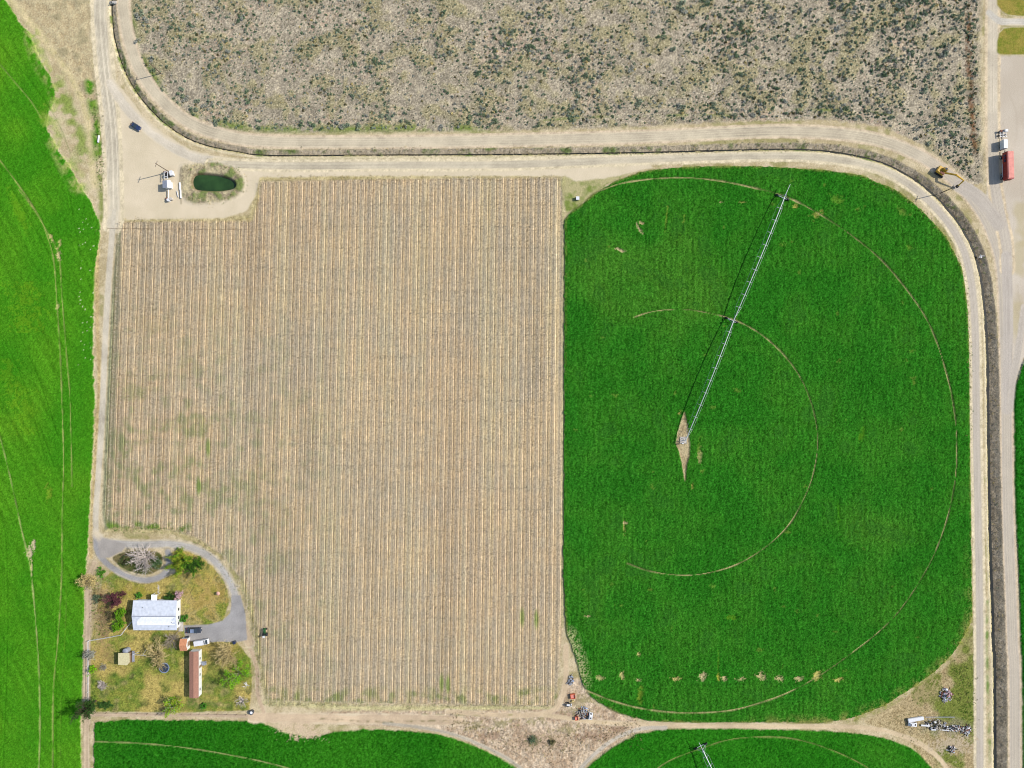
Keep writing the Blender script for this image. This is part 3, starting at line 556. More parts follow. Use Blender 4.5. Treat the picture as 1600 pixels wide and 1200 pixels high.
# ------------------------------------------------------------ water
def ribbon(name, pts, hw, z, mt, off=(0,)*5):
    P = smooth_line(pts); P = P[(np.abs(P[:, 1]) < 1700)]
    t_ = np.gradient(P, axis=0); t_ /= np.linalg.norm(t_, axis=1, keepdims=True); nn = np.stack([-t_[:, 1], t_[:, 0]], 1)
    acc = np.concatenate([[0], np.cumsum(np.linalg.norm(np.diff(P, axis=0), axis=1))])
    h_ = np.interp(acc, [0, 900, 1600, 2100, 2500], hw)[:, None]; zz = np.interp(acc, [0, 900, 1600, 2100, 2500], z)
    o_ = np.interp(acc, [0, 900, 1600, 2100, 2500], off)[:, None]
    a = P+nn*(o_-h_); b = P+nn*(o_+h_); co = []
    for i in range(len(P)): co += [((a[i, 0]-800)*S, (600-a[i, 1])*S, zz[i]), ((b[i, 0]-800)*S, (600-b[i, 1])*S, zz[i])]
    f = [(2*i, 2*i+1, 2*i+3, 2*i+2) for i in range(len(P)-1)]
    return npmesh(name, co, f, mt)
def water_mat(name, col):
    m = mat(name, col, .14, 0, .3, .22, .5, .12, 6); return m
wm = water_mat('canal_water', A(52, 52, 38))
o = ribbon('canal_water', CAN, [.9, .9, 1.3, 2.5, 2.9], [-.52, -.54, -.68, -1.14, -1.26], wm, [.42*q for q in (5.2, 5.8, 6.6, 9.8, 11.2)]); tag(o, 'narrow dark water at the bottom of the irrigation canal', 'water', kind='structure')
P = smooth_line([(334+(x-334)*1.08, 285+(y-285)*1.15) for x, y in pond_pts], True, 5)
me = bpy.data.meshes.new('pond_water'); me.from_pydata([W(x, y, -.8) for x, y in P], [], [tuple(range(len(P)))[::-1]])
for p_ in me.polygons: pass
o = bpy.data.objects.new('pond_water', me); COL.objects.link(o); me.materials.append(water_mat('pond_water', A(50, 80, 36)))
tag(o, 'dark green water of the egg-shaped irrigation pond', 'water', kind='structure')
for i_, v_ in enumerate(me.vertices): v_.co.z = -.8

# ------------------------------------------------------------ materials for things
M = dict(
 white=mat('white_paint', A(240, 240, 240), .4, 0, .05), roofw=mat('white_metal_roof', A(226, 231, 240), .35, 0, .06, 1.2, .4), roofp=mat('bare_bright_roof', A(255, 255, 255)*1.2, .35, 0, .05, 2, .4),
 brown=mat('brown_shingle', A(178, 132, 112), .9, 0, .2, 6, .1), orange=mat('orange_shingle', A(218, 152, 112), .9, 0, .16, 5, .1), cream=mat('cream_roof', A(228, 216, 168), .8, 0, .1, 3, .2),
 wallw=mat('white_siding', A(238, 238, 232), .7, 0, .06), concrete=mat('concrete', A(205, 196, 184), .9, 0, .12, 3), steel=mat('galvanised_steel', A(205, 210, 212), .45, .3, .08), dark=mat('dark_rubber', (.02, .02, .022), .8),
 glass=mat('dark_glass', (.02, .03, .04), .1, 0, .02, 1, .6), navy=mat('navy_paint', (.018, .03, .075), .3, 0, .1, 1, .6), black=mat('charcoal_paint', (.03, .037, .048), .3, 0, .1, 1, .6), silver=mat('silver_paint', A(150, 165, 190), .35, .2, .1, 1, .5),
 red=mat('red_paint', A(178, 62, 56), .5, 0, .15, 2), salmon=mat('sun_bleached_red', A(232, 150, 134)*1.1, .7, 0, .1, .8), yellow=mat('yellow_paint', A(225, 178, 60), .5, 0, .12), green=mat('green_paint', A(48, 100, 50), .5), wood=mat('weathered_wood', A(150, 125, 98), .9, 0, .2),
 pole=mat('pole_wood', A(120, 104, 88), .9, 0, .2), grey=mat('grey_panel', A(165, 170, 182), .5, 0, .08), rust=mat('rusty_steel', A(140, 92, 72), .85, 0, .25), obin=mat('orange_plastic', A(232, 112, 68), .6, 0, .1), bluish=mat('blue_grey_scrap', A(170, 182, 205), .6, 0, .25), tarp=mat('trampoline_mat', A(52, 66, 84), .7, 0, .1),
 pink=mat('pink_canopy', A(232, 180, 158), .8, 0, .08), rock=mat('pale_stone', A(190, 178, 160), .9, 0, .2),
 vine=mat('vine_cane', A(214, 200, 178), .9, 0, .2), post=mat('trellis_post', A(150, 130, 105), .9, 0, .2), light=mat('lamp_lens', A(250, 235, 220), .2, 0, 0), tail=mat('tail_lens', A(190, 30, 30), .3, 0, 0))
for k_, cc in dict(sage=(128, 142, 116), sage2=(104, 124, 92), sagegrey=(152, 154, 140), leafy=(88, 135, 30), lime=(120, 175, 25), olive=(140, 148, 45), pine=(58, 92, 38), purple=(105, 62, 66), pinkb=(198, 160, 165), dkgreen=(50, 85, 30), bright=(78, 140, 40), straw=(200, 180, 120), weed=(110, 105, 70)).items():
    M[k_] = mat(k_+'_foliage', A(*cc)*1.2, .9, 0, .28, 2.2, .1)
M['barkw'] = mat('pale_bark', A(205, 192, 182), .9, 0, .15); M['barkt'] = mat('tan_bark', A(205, 184, 128), .9, 0, .15); M['barkg'] = mat('grey_bark', A(160, 148, 130), .9, 0, .15); M['barkd'] = mat('dark_bark', A(90, 72, 58), .9, 0, .15)

# ------------------------------------------------------------ vine rows
ordn = ['first', 'second', 'third', 'fourth', 'fifth', 'sixth', 'seventh', 'eighth', 'ninth', 'tenth', 'eleventh', 'twelfth', 'thirteenth', 'fourteenth', 'fifteenth', 'sixteenth', 'seventeenth', 'eighteenth', 'nineteenth', 'twentieth']
ordn += ['twenty-'+w_ for w_ in ordn[:9]]
def rowx(i, y): return 183+12.2*i-(.038-.000464*i)*(y-600)
NR = 57
for i in range(NR):
    u = i+1-.36 if i < NR-1 else i+.62
    u = i-.36
    xm = rowx(u, 600)
    y0 = 348 if xm < 395 else 285
    bx = [150, 270, 310, 345, 372, 388, 400, 415, 430, 880]; by = [822, 826, 838, 864, 900, 950, 1005, 1092, 1100, 1102]
    y1 = float(np.interp(rowx(u, 900), bx, by))
    if i == 0: y1 = 815
    p0 = np.array(W(rowx(u, y0), y0)); p1 = np.array(W(rowx(u, y1), y1)); L_ = np.linalg.norm(p1-p0)
    root = empty('vine_row', p0, math.atan2(p1[1]-p0[1], p1[0]-p0[0]), group='leafless vine rows of the vineyard', cat='vine row')
    if i < 29: root['label'] = f'bare trellised vine row, {ordn[i]} from the dirt lane at the left of the vineyard'
    else: root['label'] = f'bare trellised vine row, {ordn[NR-1-i]} from the big green field'
    nv = int(L_/1.2); xv = np.arange(nv)*1.2+.6+rng.normal(0, .08, nv); yv = rng.normal(0, .06, nv); segs = []
    keep = rng.random(nv) > .04; xv, yv = xv[keep], yv[keep]; nv = len(xv); z0 = np.zeros(nv); o1 = np.ones(nv)
    hx = xv+rng.normal(0, .08, nv); hy = yv+rng.normal(0, .05, nv); hz = .9+rng.normal(0, .05, nv)
    segs.append(np.stack([xv, yv, z0, hx, hy, hz, o1*.05, o1*.035], 1))
    for sg in (-1, 1):
        ex = hx+sg*rng.uniform(.4, .6, nv); ey = hy+rng.normal(0, .05, nv); segs.append(np.stack([hx, hy, hz, ex, ey, hz+.02, o1*.035, o1*.025], 1))
        for q in range(3):
            f_ = rng.uniform(.2, 1, nv); sx = hx+(ex-hx)*f_; sy = hy+(ey-hy)*f_
            segs.append(np.stack([sx, sy, hz, sx+rng.normal(0, .2, nv), sy+rng.normal(0, .32, nv), hz+rng.uniform(.3, .75, nv), o1*.026, o1*.014], 1))
    co, fs = tubes(np.vstack(segs)); npmesh('vines', co, fs, M['vine'], root)
    npst = int(L_/7.2)+1; xp = np.linspace(0, L_, npst); o1 = np.ones(npst); z0 = o1*0
    sg = [np.stack([xp, z0, z0-.1, xp, z0, o1*1.7, o1*.06, o1*.05], 1)]
    for zz in (.9, 1.3, 1.65): sg.append(np.array([[0, 0, zz, L_, 0, zz, .008, .008]]))
    co, fs = tubes(np.vstack(sg), 4); npmesh('trellis', co, fs, M['post'], root)

# ------------------------------------------------------------ shrubs of the scrubland
def shrub_mesh(seed, n=150, r=1., h=.7):
    g = np.random.default_rng(seed); k = g.integers(2, 5); cs_ = np.c_[g.normal(0, .35*r, (k, 2)), g.uniform(.2, .45, k)*h]
    rr = g.uniform(.45, .75, k)*r; w_ = g.integers(0, k, n); d = g.normal(size=(n, 3)); d[:, 2] = np.abs(d[:, 2]); d /= np.linalg.norm(d, axis=1, keepdims=True)
    d *= g.uniform(.55, 1.05, (n, 1)); c_ = cs_[w_]+d*rr[w_, None]*np.array([1, 1, h/r*.9]); return cards(c_, .15*r, .3, g)
var = [shrub_mesh(100+i, 130) for i in range(8)]
def scr_ok(px, py):
    if not (210 < px < 1530 and py > -8): return False
    j = int(np.searchsorted(-PYa, -py)); i_ = int(np.searchsorted(PXa, px)); return scr[min(j, ny-1), min(i_, nx-1)] > 5
cand = []
nz = lambda px, py: N12[int(np.searchsorted(-PYa, -py)), int(np.searchsorted(PXa, px))]+.6*N5[int(np.searchsorted(-PYa, -py)), int(np.searchsorted(PXa, px))]
while len(cand) < 6600:
    px, py = rng.uniform(205, 1530), rng.uniform(-8, 288)
    if not scr_ok(px, py): continue
    dn = .42+nz(px, py)*.6+max(0, (px-800)/2600)
    if rng.random() < dn: cand.append((px, py, (.3+.5*rng.random()**2.5+.4*max(0, nz(px, py)+.2)*rng.random())*(1+.1*(px-500)/1000)*.92))
for px, py, s_ in [(215, 25, 1.4), (222, 22, 1.2), (228, 30, 1.2), (216, 64, 1.1), (238, 95, 1.2), (240, 110, 1.1), (282, 150, 1.3), (290, 155, 1.3), (310, 158, 1.2), (337, 190, 1.3), (353, 190, 1.2), (285, 140, 1.1), (303, 172, 1.2), (318, 166, 1.2), (1063, 14, 1.5), (1070, 20, 1.4), (1066, 8, 1.4), (1033, 60, 1.4), (1052, 80, 1.3), (985, 110, 1.3), (1000, 160, 1.5), (1060, 165, 1.3), (1068, 168, 1.3), (1264, 20, 1.3), (1298, 30, 1.4), (1310, 45, 1.5), (1400, 45, 1.4), (1420, 40, 1.3), (1475, 85, 1.5), (1480, 75, 1.4), (1470, 90, 1.3), (1450, 120, 1.3), (1442, 140, 1.4), (1490, 155, 1.2), (1430, 200, 1.3), (1480, 220, 1.3), (405, 200, 1.2), (470, 195, 1.4), (490, 196, 1.4), (530, 197, 1.5), (543, 196, 1.4), (560, 199, 1.3), (600, 180, 1.3), (610, 182, 1.2), (735, 188, 1.4), (745, 190, 1.3), (690, 198, 1.2), (775, 190, 1.2)]:
    cand.append((px, py, s_*.9))
while len(cand) < 10600:
    px, py = rng.uniform(205, 1530), rng.uniform(-8, 288)
    if scr_ok(px, py) and rng.random() < .5+nz(px, py): cand.append((px, py, rng.uniform(.16, .32)))
cand.sort(key=lambda c_: -c_[2])
vm_ = []
for i, (co, fs) in enumerate(var):
    for k_ in ('sage', 'sage2', 'sagegrey'):
        o = npmesh('sagebrush', co, fs, M[k_]); vm_.append(o.data); bpy.data.objects.remove(o)
def hz_(px, py): return float(Z[int(np.searchsorted(-PYa, -py)), int(np.searchsorted(PXa, px))])
LAB = 'large grey-green sagebrush clump on the dry scrubland north of the canal road'
for px, py, s_ in cand[:300]:
    o = bpy.data.objects.new('sagebrush', vm_[rng.integers(0, len(vm_))]); COL.objects.link(o)
    o.location = W(px, py)[:2]+(hz_(px, py)-.05,); o.scale = (s_*1.1, s_*1.1, s_); o.rotation_euler = (0, 0, rng.uniform(0, 6.28))
    tag(o, LAB, 'shrub', 'large sagebrush clumps on the scrubland')
def tuft(seed, n=44):
    g = np.random.default_rng(seed); d = g.normal(size=(n, 3)); d[:, 2] = np.abs(d[:, 2]); d /= np.linalg.norm(d, axis=1, keepdims=True)
    return cards(d*g.uniform(.35, .85, (n, 1))*np.array([1, g.uniform(.7, 1), .9]), .26, .2, g)
tft = [tuft(300+i) for i in range(8)]
cs2 = []; fs2 = []; mi2 = []; off = 0
for px, py, s_ in cand[300:]:
    co, fs = tft[rng.integers(0, 8)]; sel = np.arange(len(fs)); c4 = co.reshape(-1, 4, 3)[sel].reshape(-1, 3)*s_*np.array([1.05, 1.05, 1.]) 
    a = rng.uniform(0, 6.28); ca, sa_ = math.cos(a), math.sin(a); x_, y_, _ = W(px, py)
    c4 = np.c_[c4[:, 0]*ca-c4[:, 1]*sa_+x_, c4[:, 0]*sa_+c4[:, 1]*ca+y_, c4[:, 2]+hz_(px, py)-.03]
    cs2.append(c4); fs2.append(np.arange(len(c4)).reshape(-1, 4)+off); off += len(c4); mi2.append(np.full(len(sel), rng.choice([0, 1, 2, 3, 4], p=[.36, .34, .18, .08, .04] if s_ > .32 else [.26, .16, .2, .2, .18])))
o = npmesh('low_scrub', np.vstack(cs2), np.vstack(fs2), [M['sage'], M['sage2'], M['sagegrey'], M['weed'], M['straw']], mi=np.concatenate(mi2))
tag(o, 'countless small sagebrush and dry tufts covering the scrubland', 'scrub', kind='stuff')
# weeds along the canal, the field margins and the waste ground
cs2 = []; fs2 = []; mi2 = []; off = 0
def strew(n, fn, sz, mats_):
    global off
    for _ in range(n):
        px, py = fn(); s_ = rng.uniform(*sz); co, fs = var[rng.integers(0, 8)]; sel = rng.permutation(len(fs))[:34]
        c4 = co.reshape(-1, 4, 3)[sel].reshape(-1, 3)*s_; x_, y_, _ = W(px, py)
        c4 = c4+np.array([x_, y_, hz_(px, py)-.03]); cs2.append(c4); fs2.append(np.arange(len(c4)).reshape(-1, 4)+off); off += len(c4); mi2.append(np.full(len(sel), rng.choice(mats_)))
def along(pts, jit, t0=0, t1=1):
    P_ = smooth_line(pts); P_ = P_[(P_[:, 1] > -20) & (P_[:, 1] < 1215)]; t_ = np.gradient(P_, axis=0); t_ /= np.linalg.norm(t_, axis=1, keepdims=True)
    L_ = np.concatenate([[0], np.cumsum(np.linalg.norm(np.diff(P_, axis=0), axis=1))])
    def f():
        q = rng.uniform(t0, t1)*L_[-1]; j = min(int(np.searchsorted(L_, q)), len(P_)-1); x_ = np.interp(q, L_, P_[:, 0]); y_ = np.interp(q, L_, P_[:, 1]); k_ = rng.normal(jit[0], jit[1]); return x_-t_[j, 1]*k_+rng.normal(0, 1.5), y_+t_[j, 0]*k_+rng.normal(0, 1.5)
    return f
strew(700, along(CAN, (-3, 2.2)), (.16, .5), [0, 3, 4, 3]); strew(300, along(CAN, (4, 2.5), 0, .6), (.12, .35), [3, 4, 5]); strew(130, along(CAN, (-2, 3), .5, .72), (.2, .5), [5, 5, 3])
strew(1100, along([(700, 1120), (760, 1145), (850, 1170), (930, 1150), (1000, 1136)], (0, 12)), (.12, .4), [3, 4, 3])
strew(240, along([(1515, 1000), (1480, 1050), (1440, 1095), (1390, 1130), (1450, 1150)], (0, 14)), (.12, .35), [4, 5, 3]); strew(260, along([(1500, 1040), (1506, 1080), (1510, 1125)], (0, 9)), (.15, .45), [5, 5, 3]); strew(160, along([(1420, 1140), (1470, 1126), (1520, 1146)], (0, 8)), (.12, .3), [3, 4, 5, 0])
strew(300, along([(1345, 276), (1400, 300), (1442, 332), (1480, 372), (1504, 425), (1514, 500), (1517, 700)], (1, 2)), (.14, .38), [3, 4, 5]); strew(200, along([(154, 350), (150, 500), (152, 640), (142, 850)], (0, 2)), (.12, .3), [4, 5, 3])
strew(260, along([(290, 262), (340, 258), (372, 268), (378, 292), (340, 314), (295, 312)], (0, 4)), (.12, .34), [3, 4, 5, 4]); strew(260, along([(60, 0), (100, 80), (130, 130), (150, 190)], (0, 14)), (.12, .3), [4, 3, 4]); strew(160, along([(143, 140), (150, 190), (155, 240), (158, 300)], (0, 4)), (.2, .45), [5, 5, 3])
strew(500, lambda: (rng.uniform(405, 880), rng.normal(278, 2.5)), (.12, .3), [4, 4, 3]); strew(200, lambda: (rng.uniform(188, 392), rng.normal(343, 2)), (.12, .3), [4, 4, 3]); strew(330, lambda: (rng.uniform(412, 868), rng.normal(1100, 3)), (.14, .34), [5, 4, 3]); strew(150, lambda: (rng.uniform(170, 300), rng.normal(826, 3)), (.15, .4), [5, 5, 4])
strew(240, along([(1514, -10), (1516, 120), (1521, 200), (1526, 250)], (0, 3)), (.25, .6), [3, 6, 3]); strew(260, along([(270, 835), (320, 858), (360, 905), (388, 960), (400, 1020), (404, 1090)], (-3, 3)), (.15, .35), [5, 4, 3]); strew(220, along([(150, 905), (155, 950), (158, 990)], (0, 7)), (.15, .5), [3, 4, 5, 6])
o = npmesh('weeds', np.vstack(cs2), np.vstack(fs2), [M['sage'], M['sage2'], M['sagegrey'], M['weed'], M['straw'], M['leafy'], M['rust']], mi=np.concatenate(mi2))
tag(o, 'low weeds and dry tufts along verges, canal banks and waste ground', 'weeds', kind='stuff')

# ------------------------------------------------------------ trees
def grow(segs, tips, p, d, L_, r_, dep, g, droop=0., split=(3, 5), spread=.6):
    n = 3; q = p
    for i in range(n):
        d = d+g.normal(0, .13, 3)+np.array([0, 0, -droop*.12*(i+1)]); d /= np.linalg.norm(d)
        q2 = q+d*L_/n; r2 = r_*(1-.2*(i+1)/n*2*.8); segs.append([*q, *q2, r_*(1-.5*i/n), r_*(1-.5*(i+1)/n)]); q = q2
        if dep > 0:
            for k_ in range(g.integers(*split)):
                e = d+g.normal(0, spread, 3); e /= np.linalg.norm(e); grow(segs, tips, q, e, L_*g.uniform(.45, .68), r_*.5, dep-1, g, droop, split, spread)
    if dep <= 1: tips.append(q)
def tree(name, px, py, r_px, h, label, bark, leaf=None, n_leaf=0, lsize=.16, droop=0., seed=0, up=.8, limbs=9, dep=2, cat='tree', group=None, squash=1., bth=1., leaf2=None, sx=1., split=(1, 3)):
    g = np.random.default_rng(seed+1000); r = r_px*S; x_, y_, _ = W(px, py, h*.55)
    root = empty(name, (x_, y_, 0), 0, label, cat, group)
    th = h*.22; tr = .035*h*bth*.6+.03
    co, fs = tubes([[0, 0, -.05, 0, 0, th, tr*1.3, tr]], 8); npmesh('trunk', co, fs, bark, root)
    segs = []; tips = []
    for k_ in range(limbs):
        a = 2*math.pi*(k_+g.uniform(-.3, .3))/limbs; e = up*g.uniform(.5, 1.5) if k_ < limbs-1 else 3
        d = np.array([math.cos(a), math.sin(a), e]); d /= np.linalg.norm(d)
        L_ = .62*(r if e < 2 else h*.7)*g.uniform(.8, 1.1)
        grow(segs, tips, np.array([0, 0, th*g.uniform(.7, 1)]), d, L_, tr*.6, dep, g, droop, split, .5)
    segs = np.array(segs)
    # normalise to wanted crown size
    ext = np.percentile(np.hypot(segs[:, 3], segs[:, 4]), 97); kx = r/ext; kz = (h-th)/max(.3, segs[:, 5].max()-th)
    for c_ in (0, 3): segs[:, c_] *= kx*sx; segs[:, c_+1] *= kx; segs[:, c_+2] = th+(segs[:, c_+2]-th)*kz
    segs[:, 2] = np.maximum(segs[:, 2], .1); segs[:, 5] = np.maximum(segs[:, 5], .1); segs[:, 6:] = np.maximum(segs[:, 6:], .014*bth)
    co, fs = tubes(segs, 3); npmesh('limbs', co, fs, bark, root)
    if leaf is not None:
        e = segs[:, 3:6]; w_ = (np.hypot(e[:, 0], e[:, 1])/r+.3+e[:, 2]/h*.4)
        w_ = w_/w_.sum(); k_ = g.choice(len(e), n_leaf//7, p=w_); cc = np.repeat(e[k_], 7, 0)+g.normal(0, .2*(r/2)**.5, (len(k_)*7, 3)); cc[:, 2] = np.maximum(cc[:, 2], .15)
        co, fs = cards(cc, lsize, .5, g); mi = None; ms = [leaf]
        if leaf2: ms = [leaf, leaf2]; mi = (np.repeat(g.random(len(k_)), 7) < .4).astype(int)
        npmesh('crown', co, fs, ms, root, mi=mi)
    return root
T = tree
T('bare_tree', 222, 874, 23, 6.5, 'pale leafless tree with wide-spread branches inside the teardrop driveway loop', M['barkw'], seed=1, limbs=14, dep=2, bth=1.9, split=(2, 4), up=.55)
T('leafy_tree', 281, 878, 19, 5.5, 'yellow-green bushy tree beside the driveway loop, left half of the pair', M['barkd'], M['olive'], 5200, .17, seed=2, leaf2=M['leafy'])
T('leafy_tree', 302, 884, 15, 4.2, 'dark green bushy tree joined to the yellow-green one by the driveway', M['barkd'], M['dkgreen'], 4200, .16, seed=3, leaf2=M['leafy'])
T('bare_tree', 137, 908, 13, 6, 'pale tan leafless tree on the edge of the left green field', M['barkt'], M['straw'], 2600, .12, up=1.8, seed=4, limbs=14, dep=2, bth=1.3, split=(2, 4))
T('purple_tree', 180, 938, 14, 5, 'dark purple-leaved tree northwest of the white-roofed house', M['barkd'], M['purple'], 3600, .14, seed=5)
T('round_shrub', 188, 960, 9, 3, 'bright green shrub directly below the purple tree', M['barkd'], M['leafy'], 1900, .15, seed=6, cat='shrub', leaf2=M['lime'])
T('round_shrub', 185, 977, 11, 3, 'bright green shrub by the end of the rail fence west of the house', M['barkd'], M['leafy'], 2500, .15, seed=7, cat='shrub', leaf2=M['lime'])
T('blossom_tree', 279, 930, 8, 3.2, 'small pink blossoming tree at the upper right corner of the white roof', M['barkg'], M['pinkb'], 900, .12, seed=8)
T('round_shrub', 266, 933, 7, 1.6, 'dark green shrub against the north wall of the house', M['barkd'], M['dkgreen'], 1200, .14, seed=9, cat='shrub', sx=1.6)
T('round_shrub', 217, 931, 5, 1.5, 'small green shrub above the upper left corner of the white roof', M['barkd'], M['bright'], 600, .14, seed=10, cat='shrub')
T('round_shrub', 288, 966, 6, 1.8, 'small bright green shrub at the right end of the house', M['barkd'], M['bright'], 800, .14, seed=11, cat='shrub')
T('bare_tree', 244, 1026, 23, 7, 'tan leafless willow beside the trampoline', M['barkt'], M['straw'], 900, .1, droop=.8, seed=12, limbs=14, bth=1.5, split=(2, 4))
T('bare_tree', 266, 1003, 14, 5, 'grey leafless tree left of the orange-roofed shed', M['barkg'], seed=13, limbs=12, bth=1.3, split=(2, 4))
T('bare_tree', 353, 1024, 21, 7, 'golden leafless tree below the gravel parking area', M['barkt'], M['straw'], 800, .09, seed=14, limbs=16, bth=1.5, split=(2, 4))
T('weeping_tree', 369, 1056, 21, 6, 'bright green weeping tree at the right side of the farm yard', M['barkg'], M['lime'], 3000, .15, droop=.7, seed=15, leaf2=M['leafy'])
T('dead_tree', 384, 1072, 6, 2.2, 'small white dead tree at the lower edge of the bright green tree', M['white'], seed=16, limbs=5, dep=1, bth=2)
T('bare_tree', 377, 1098, 11, 4, 'small white leafless tree in the lower right corner of the farm yard', M['barkw'], seed=17, limbs=14, dep=1, bth=1.8)
T('yellow_tree', 270, 1104, 17, 5.5, 'yellow-green tree leaning over the fence at the bottom of the yard', M['barkw'], M['olive'], 3400, .15, seed=18, leaf2=M['lime'], bth=1.4)
T('pine_tree', 134, 1107, 14, 10.5, 'dark evergreen tree at the lower left corner of the farm yard', M['barkd'], M['pine'], 7000, .15, seed=19, limbs=18, up=2.2, split=(2, 4), leaf2=M['dkgreen'])
T('shadow_bush', 165, 1102, 6, 1.3, 'low dark bush standing in for a shadow just right of the evergreen corner tree', M['barkd'], M['pine'], 2000, .13, seed=20, cat='shrub', sx=2.4)  # bush added to stand in for a dark shadow shape on the lawn
T('round_shrub', 142, 1047, 6, 3.8, 'lime green shrub on the left boundary of the yard', M['barkd'], M['lime'], 900, .14, seed=21, cat='shrub')
T('bare_shrub', 162, 1043, 6, 1.8, 'small grey leafless shrub right of the lime green boundary shrub', M['barkg'], M['sagegrey'], 200, .1, seed=22, cat='shrub', limbs=12, bth=1.5)
T('bare_shrub', 160, 1071, 8, 2, 'white leafless shrub in the lower left part of the lawn', M['barkw'], seed=23, cat='shrub', limbs=14, bth=1.6, split=(2, 4))
T('round_shrub', 318, 1104, 5, 1.2, 'small green shrub below the long brown-roofed building', M['barkd'], M['bright'], 500, .13, seed=24, cat='shrub')
T('bare_tree', 141, 1024, 7, 6, 'slim grey leafless tree on the left boundary of the yard', M['barkg'], M['sagegrey'], 1100, .13, up=2., seed=25, limbs=9, split=(2, 4))
T('round_shrub', 195, 877, 8, 1.6, 'dark green shrub at the left end of the teardrop island', M['barkd'], M['weed'], 1000, .13, seed=26, cat='shrub', leaf2=M['dkgreen'])
T('round_shrub', 243, 880, 9, 1.8, 'grey-green shrub at the right end of the teardrop island', M['barkd'], M['sage2'], 1100, .13, seed=27, cat='shrub', leaf2=M['dkgreen'])
T('round_shrub', 158, 895, 8, 1.2, 'low green shrub at the west end of the driveway loop', M['barkd'], M['bright'], 700, .14, seed=28, cat='shrub', leaf2=M['leafy'])
T('round_shrub', 150, 936, 7, 1.6, 'grey-green shrub on the left edge of the garden strip', M['barkd'], M['sage2'], 600, .12, seed=29, cat='shrub')
T('bare_shrub', 172, 960, 9, 2, 'brown leafless shrub left of the bright green shrubs', M['barkd'], M['weed'], 500, .1, seed=30, cat='shrub', limbs=12, bth=1.5)
T('round_shrub', 832, 1156, 6, 1.2, 'grey-green bush in the middle of the dirt junction at the bottom', M['barkd'], M['sage2'], 500, .13, seed=31, cat='shrub')
T('round_shrub', 863, 1160, 5, 1.1, 'olive bush right of the grey-green bush in the dirt junction', M['barkd'], M['weed'], 400, .13, seed=32, cat='shrub')

# ------------------------------------------------------------ buildings
def gable(mb, x0, x1, y0, y1, z, zr, th=.12, axis_='x', mi=0):
    if axis_ == 'x':
        ym = (y0+y1)/2
        for ya, yb in ((y0, ym), (y1, ym)):
            mb.add([(x0, ya, z), (x1, ya, z), (x1, yb, zr), (x0, yb, zr), (x0, ya, z+th), (x1, ya, z+th), (x1, yb, zr+th), (x0, yb, zr+th)], [(0, 1, 2, 3), (4, 5, 6, 7), (0, 1, 5, 4), (0, 3, 7, 4), (1, 2, 6, 5), (3, 2, 6, 7)], mi)
    else:
        xm = (x0+x1)/2
        for xa, xb in ((x0, xm), (x1, xm)):
            mb.add([(xa, y0, z), (xa, y1, z), (xb, y1, zr), (xb, y0, zr), (xa, y0, z+th), (xa, y1, z+th), (xb, y1, zr+th), (xb, y0, zr+th)], [(0, 1, 2, 3), (4, 5, 6, 7), (0, 1, 5, 4), (0, 3, 7, 4), (1, 2, 6, 5), (3, 2, 6, 7)], mi)
    return mb
def walls(x0, x1, y0, y1, z, zr, axis_='x', t=0):
    mb = MB(); 
    if axis_ == 'x': mb.add([(x0, y0, 0), (x0, y1, 0), (x0, y1, z), (x0, (y0+y1)/2, zr), (x0, y0, z), (x1, y0, 0), (x1, y1, 0), (x1, y1, z), (x1, (y0+y1)/2, zr), (x1, y0, z)], [(0, 1, 2, 3, 4), (5, 6, 7, 8, 9), (0, 5, 9, 4), (1, 6, 7, 2), (4, 9, 8, 3), (3, 8, 7, 2)])
    else: mb.add([(x0, y0, 0), (x1, y0, 0), (x1, y0, z), ((x0+x1)/2, y0, zr), (x0, y0, z), (x0, y1, 0), (x1, y1, 0), (x1, y1, z), ((x0+x1)/2, y1, zr), (x0, y1, z)], [(0, 1, 2, 3, 4), (5, 6, 7, 8, 9), (0, 5, 9, 4), (1, 6, 7, 2), (4, 9, 8, 3), (3, 8, 7, 2)])
    return mb
# white-roofed house
zE, zR = 2.9, 3.9
x0, y1, _ = W(208.5, 938, zE); x1, y0, _ = W(277, 984.5, zE); cx, cy = (x0+x1)/2, (y0+y1)/2; hx, hy = (x1-x0)/2, (y1-y0)/2
h = empty('farm_house', (cx, cy, 0), 0, 'white metal-roofed farm house with a small front porch roof', 'house')
walls(-hx+.4, hx-.25, -hy+.45, hy-.45, zE-.02, zR-.05).build('wall', M['wallw'], h)
rf = gable(MB(), -hx, hx, -hy, hy, zE, zR).build('roof', M['roofw'], h)
for sg in (-1, 1):
    rb = MB()
    for k_ in range(34):
        xx = -hx+.2+k_*(2*hx-.4)/33
        rb.add([(xx-.025, sg*hy, zE+.121), (xx+.025, sg*hy, zE+.121), (xx+.025, sg*.16, zR+.10), (xx-.025, sg*.16, zR+.10), (xx-.02, sg*hy, zE+.16), (xx+.02, sg*hy, zE+.16), (xx+.02, sg*.16, zR+.14), (xx-.02, sg*.16, zR+.14)], [(4, 5, 6, 7), (0, 1, 5, 4), (0, 3, 7, 4), (1, 2, 6, 5)])
    rb.build('seam', M['roofw'], rf)
MB().box((0, 0, zR+.15), (2*hx, .34, .06)).build('ridge_cap', M['grey'], rf)
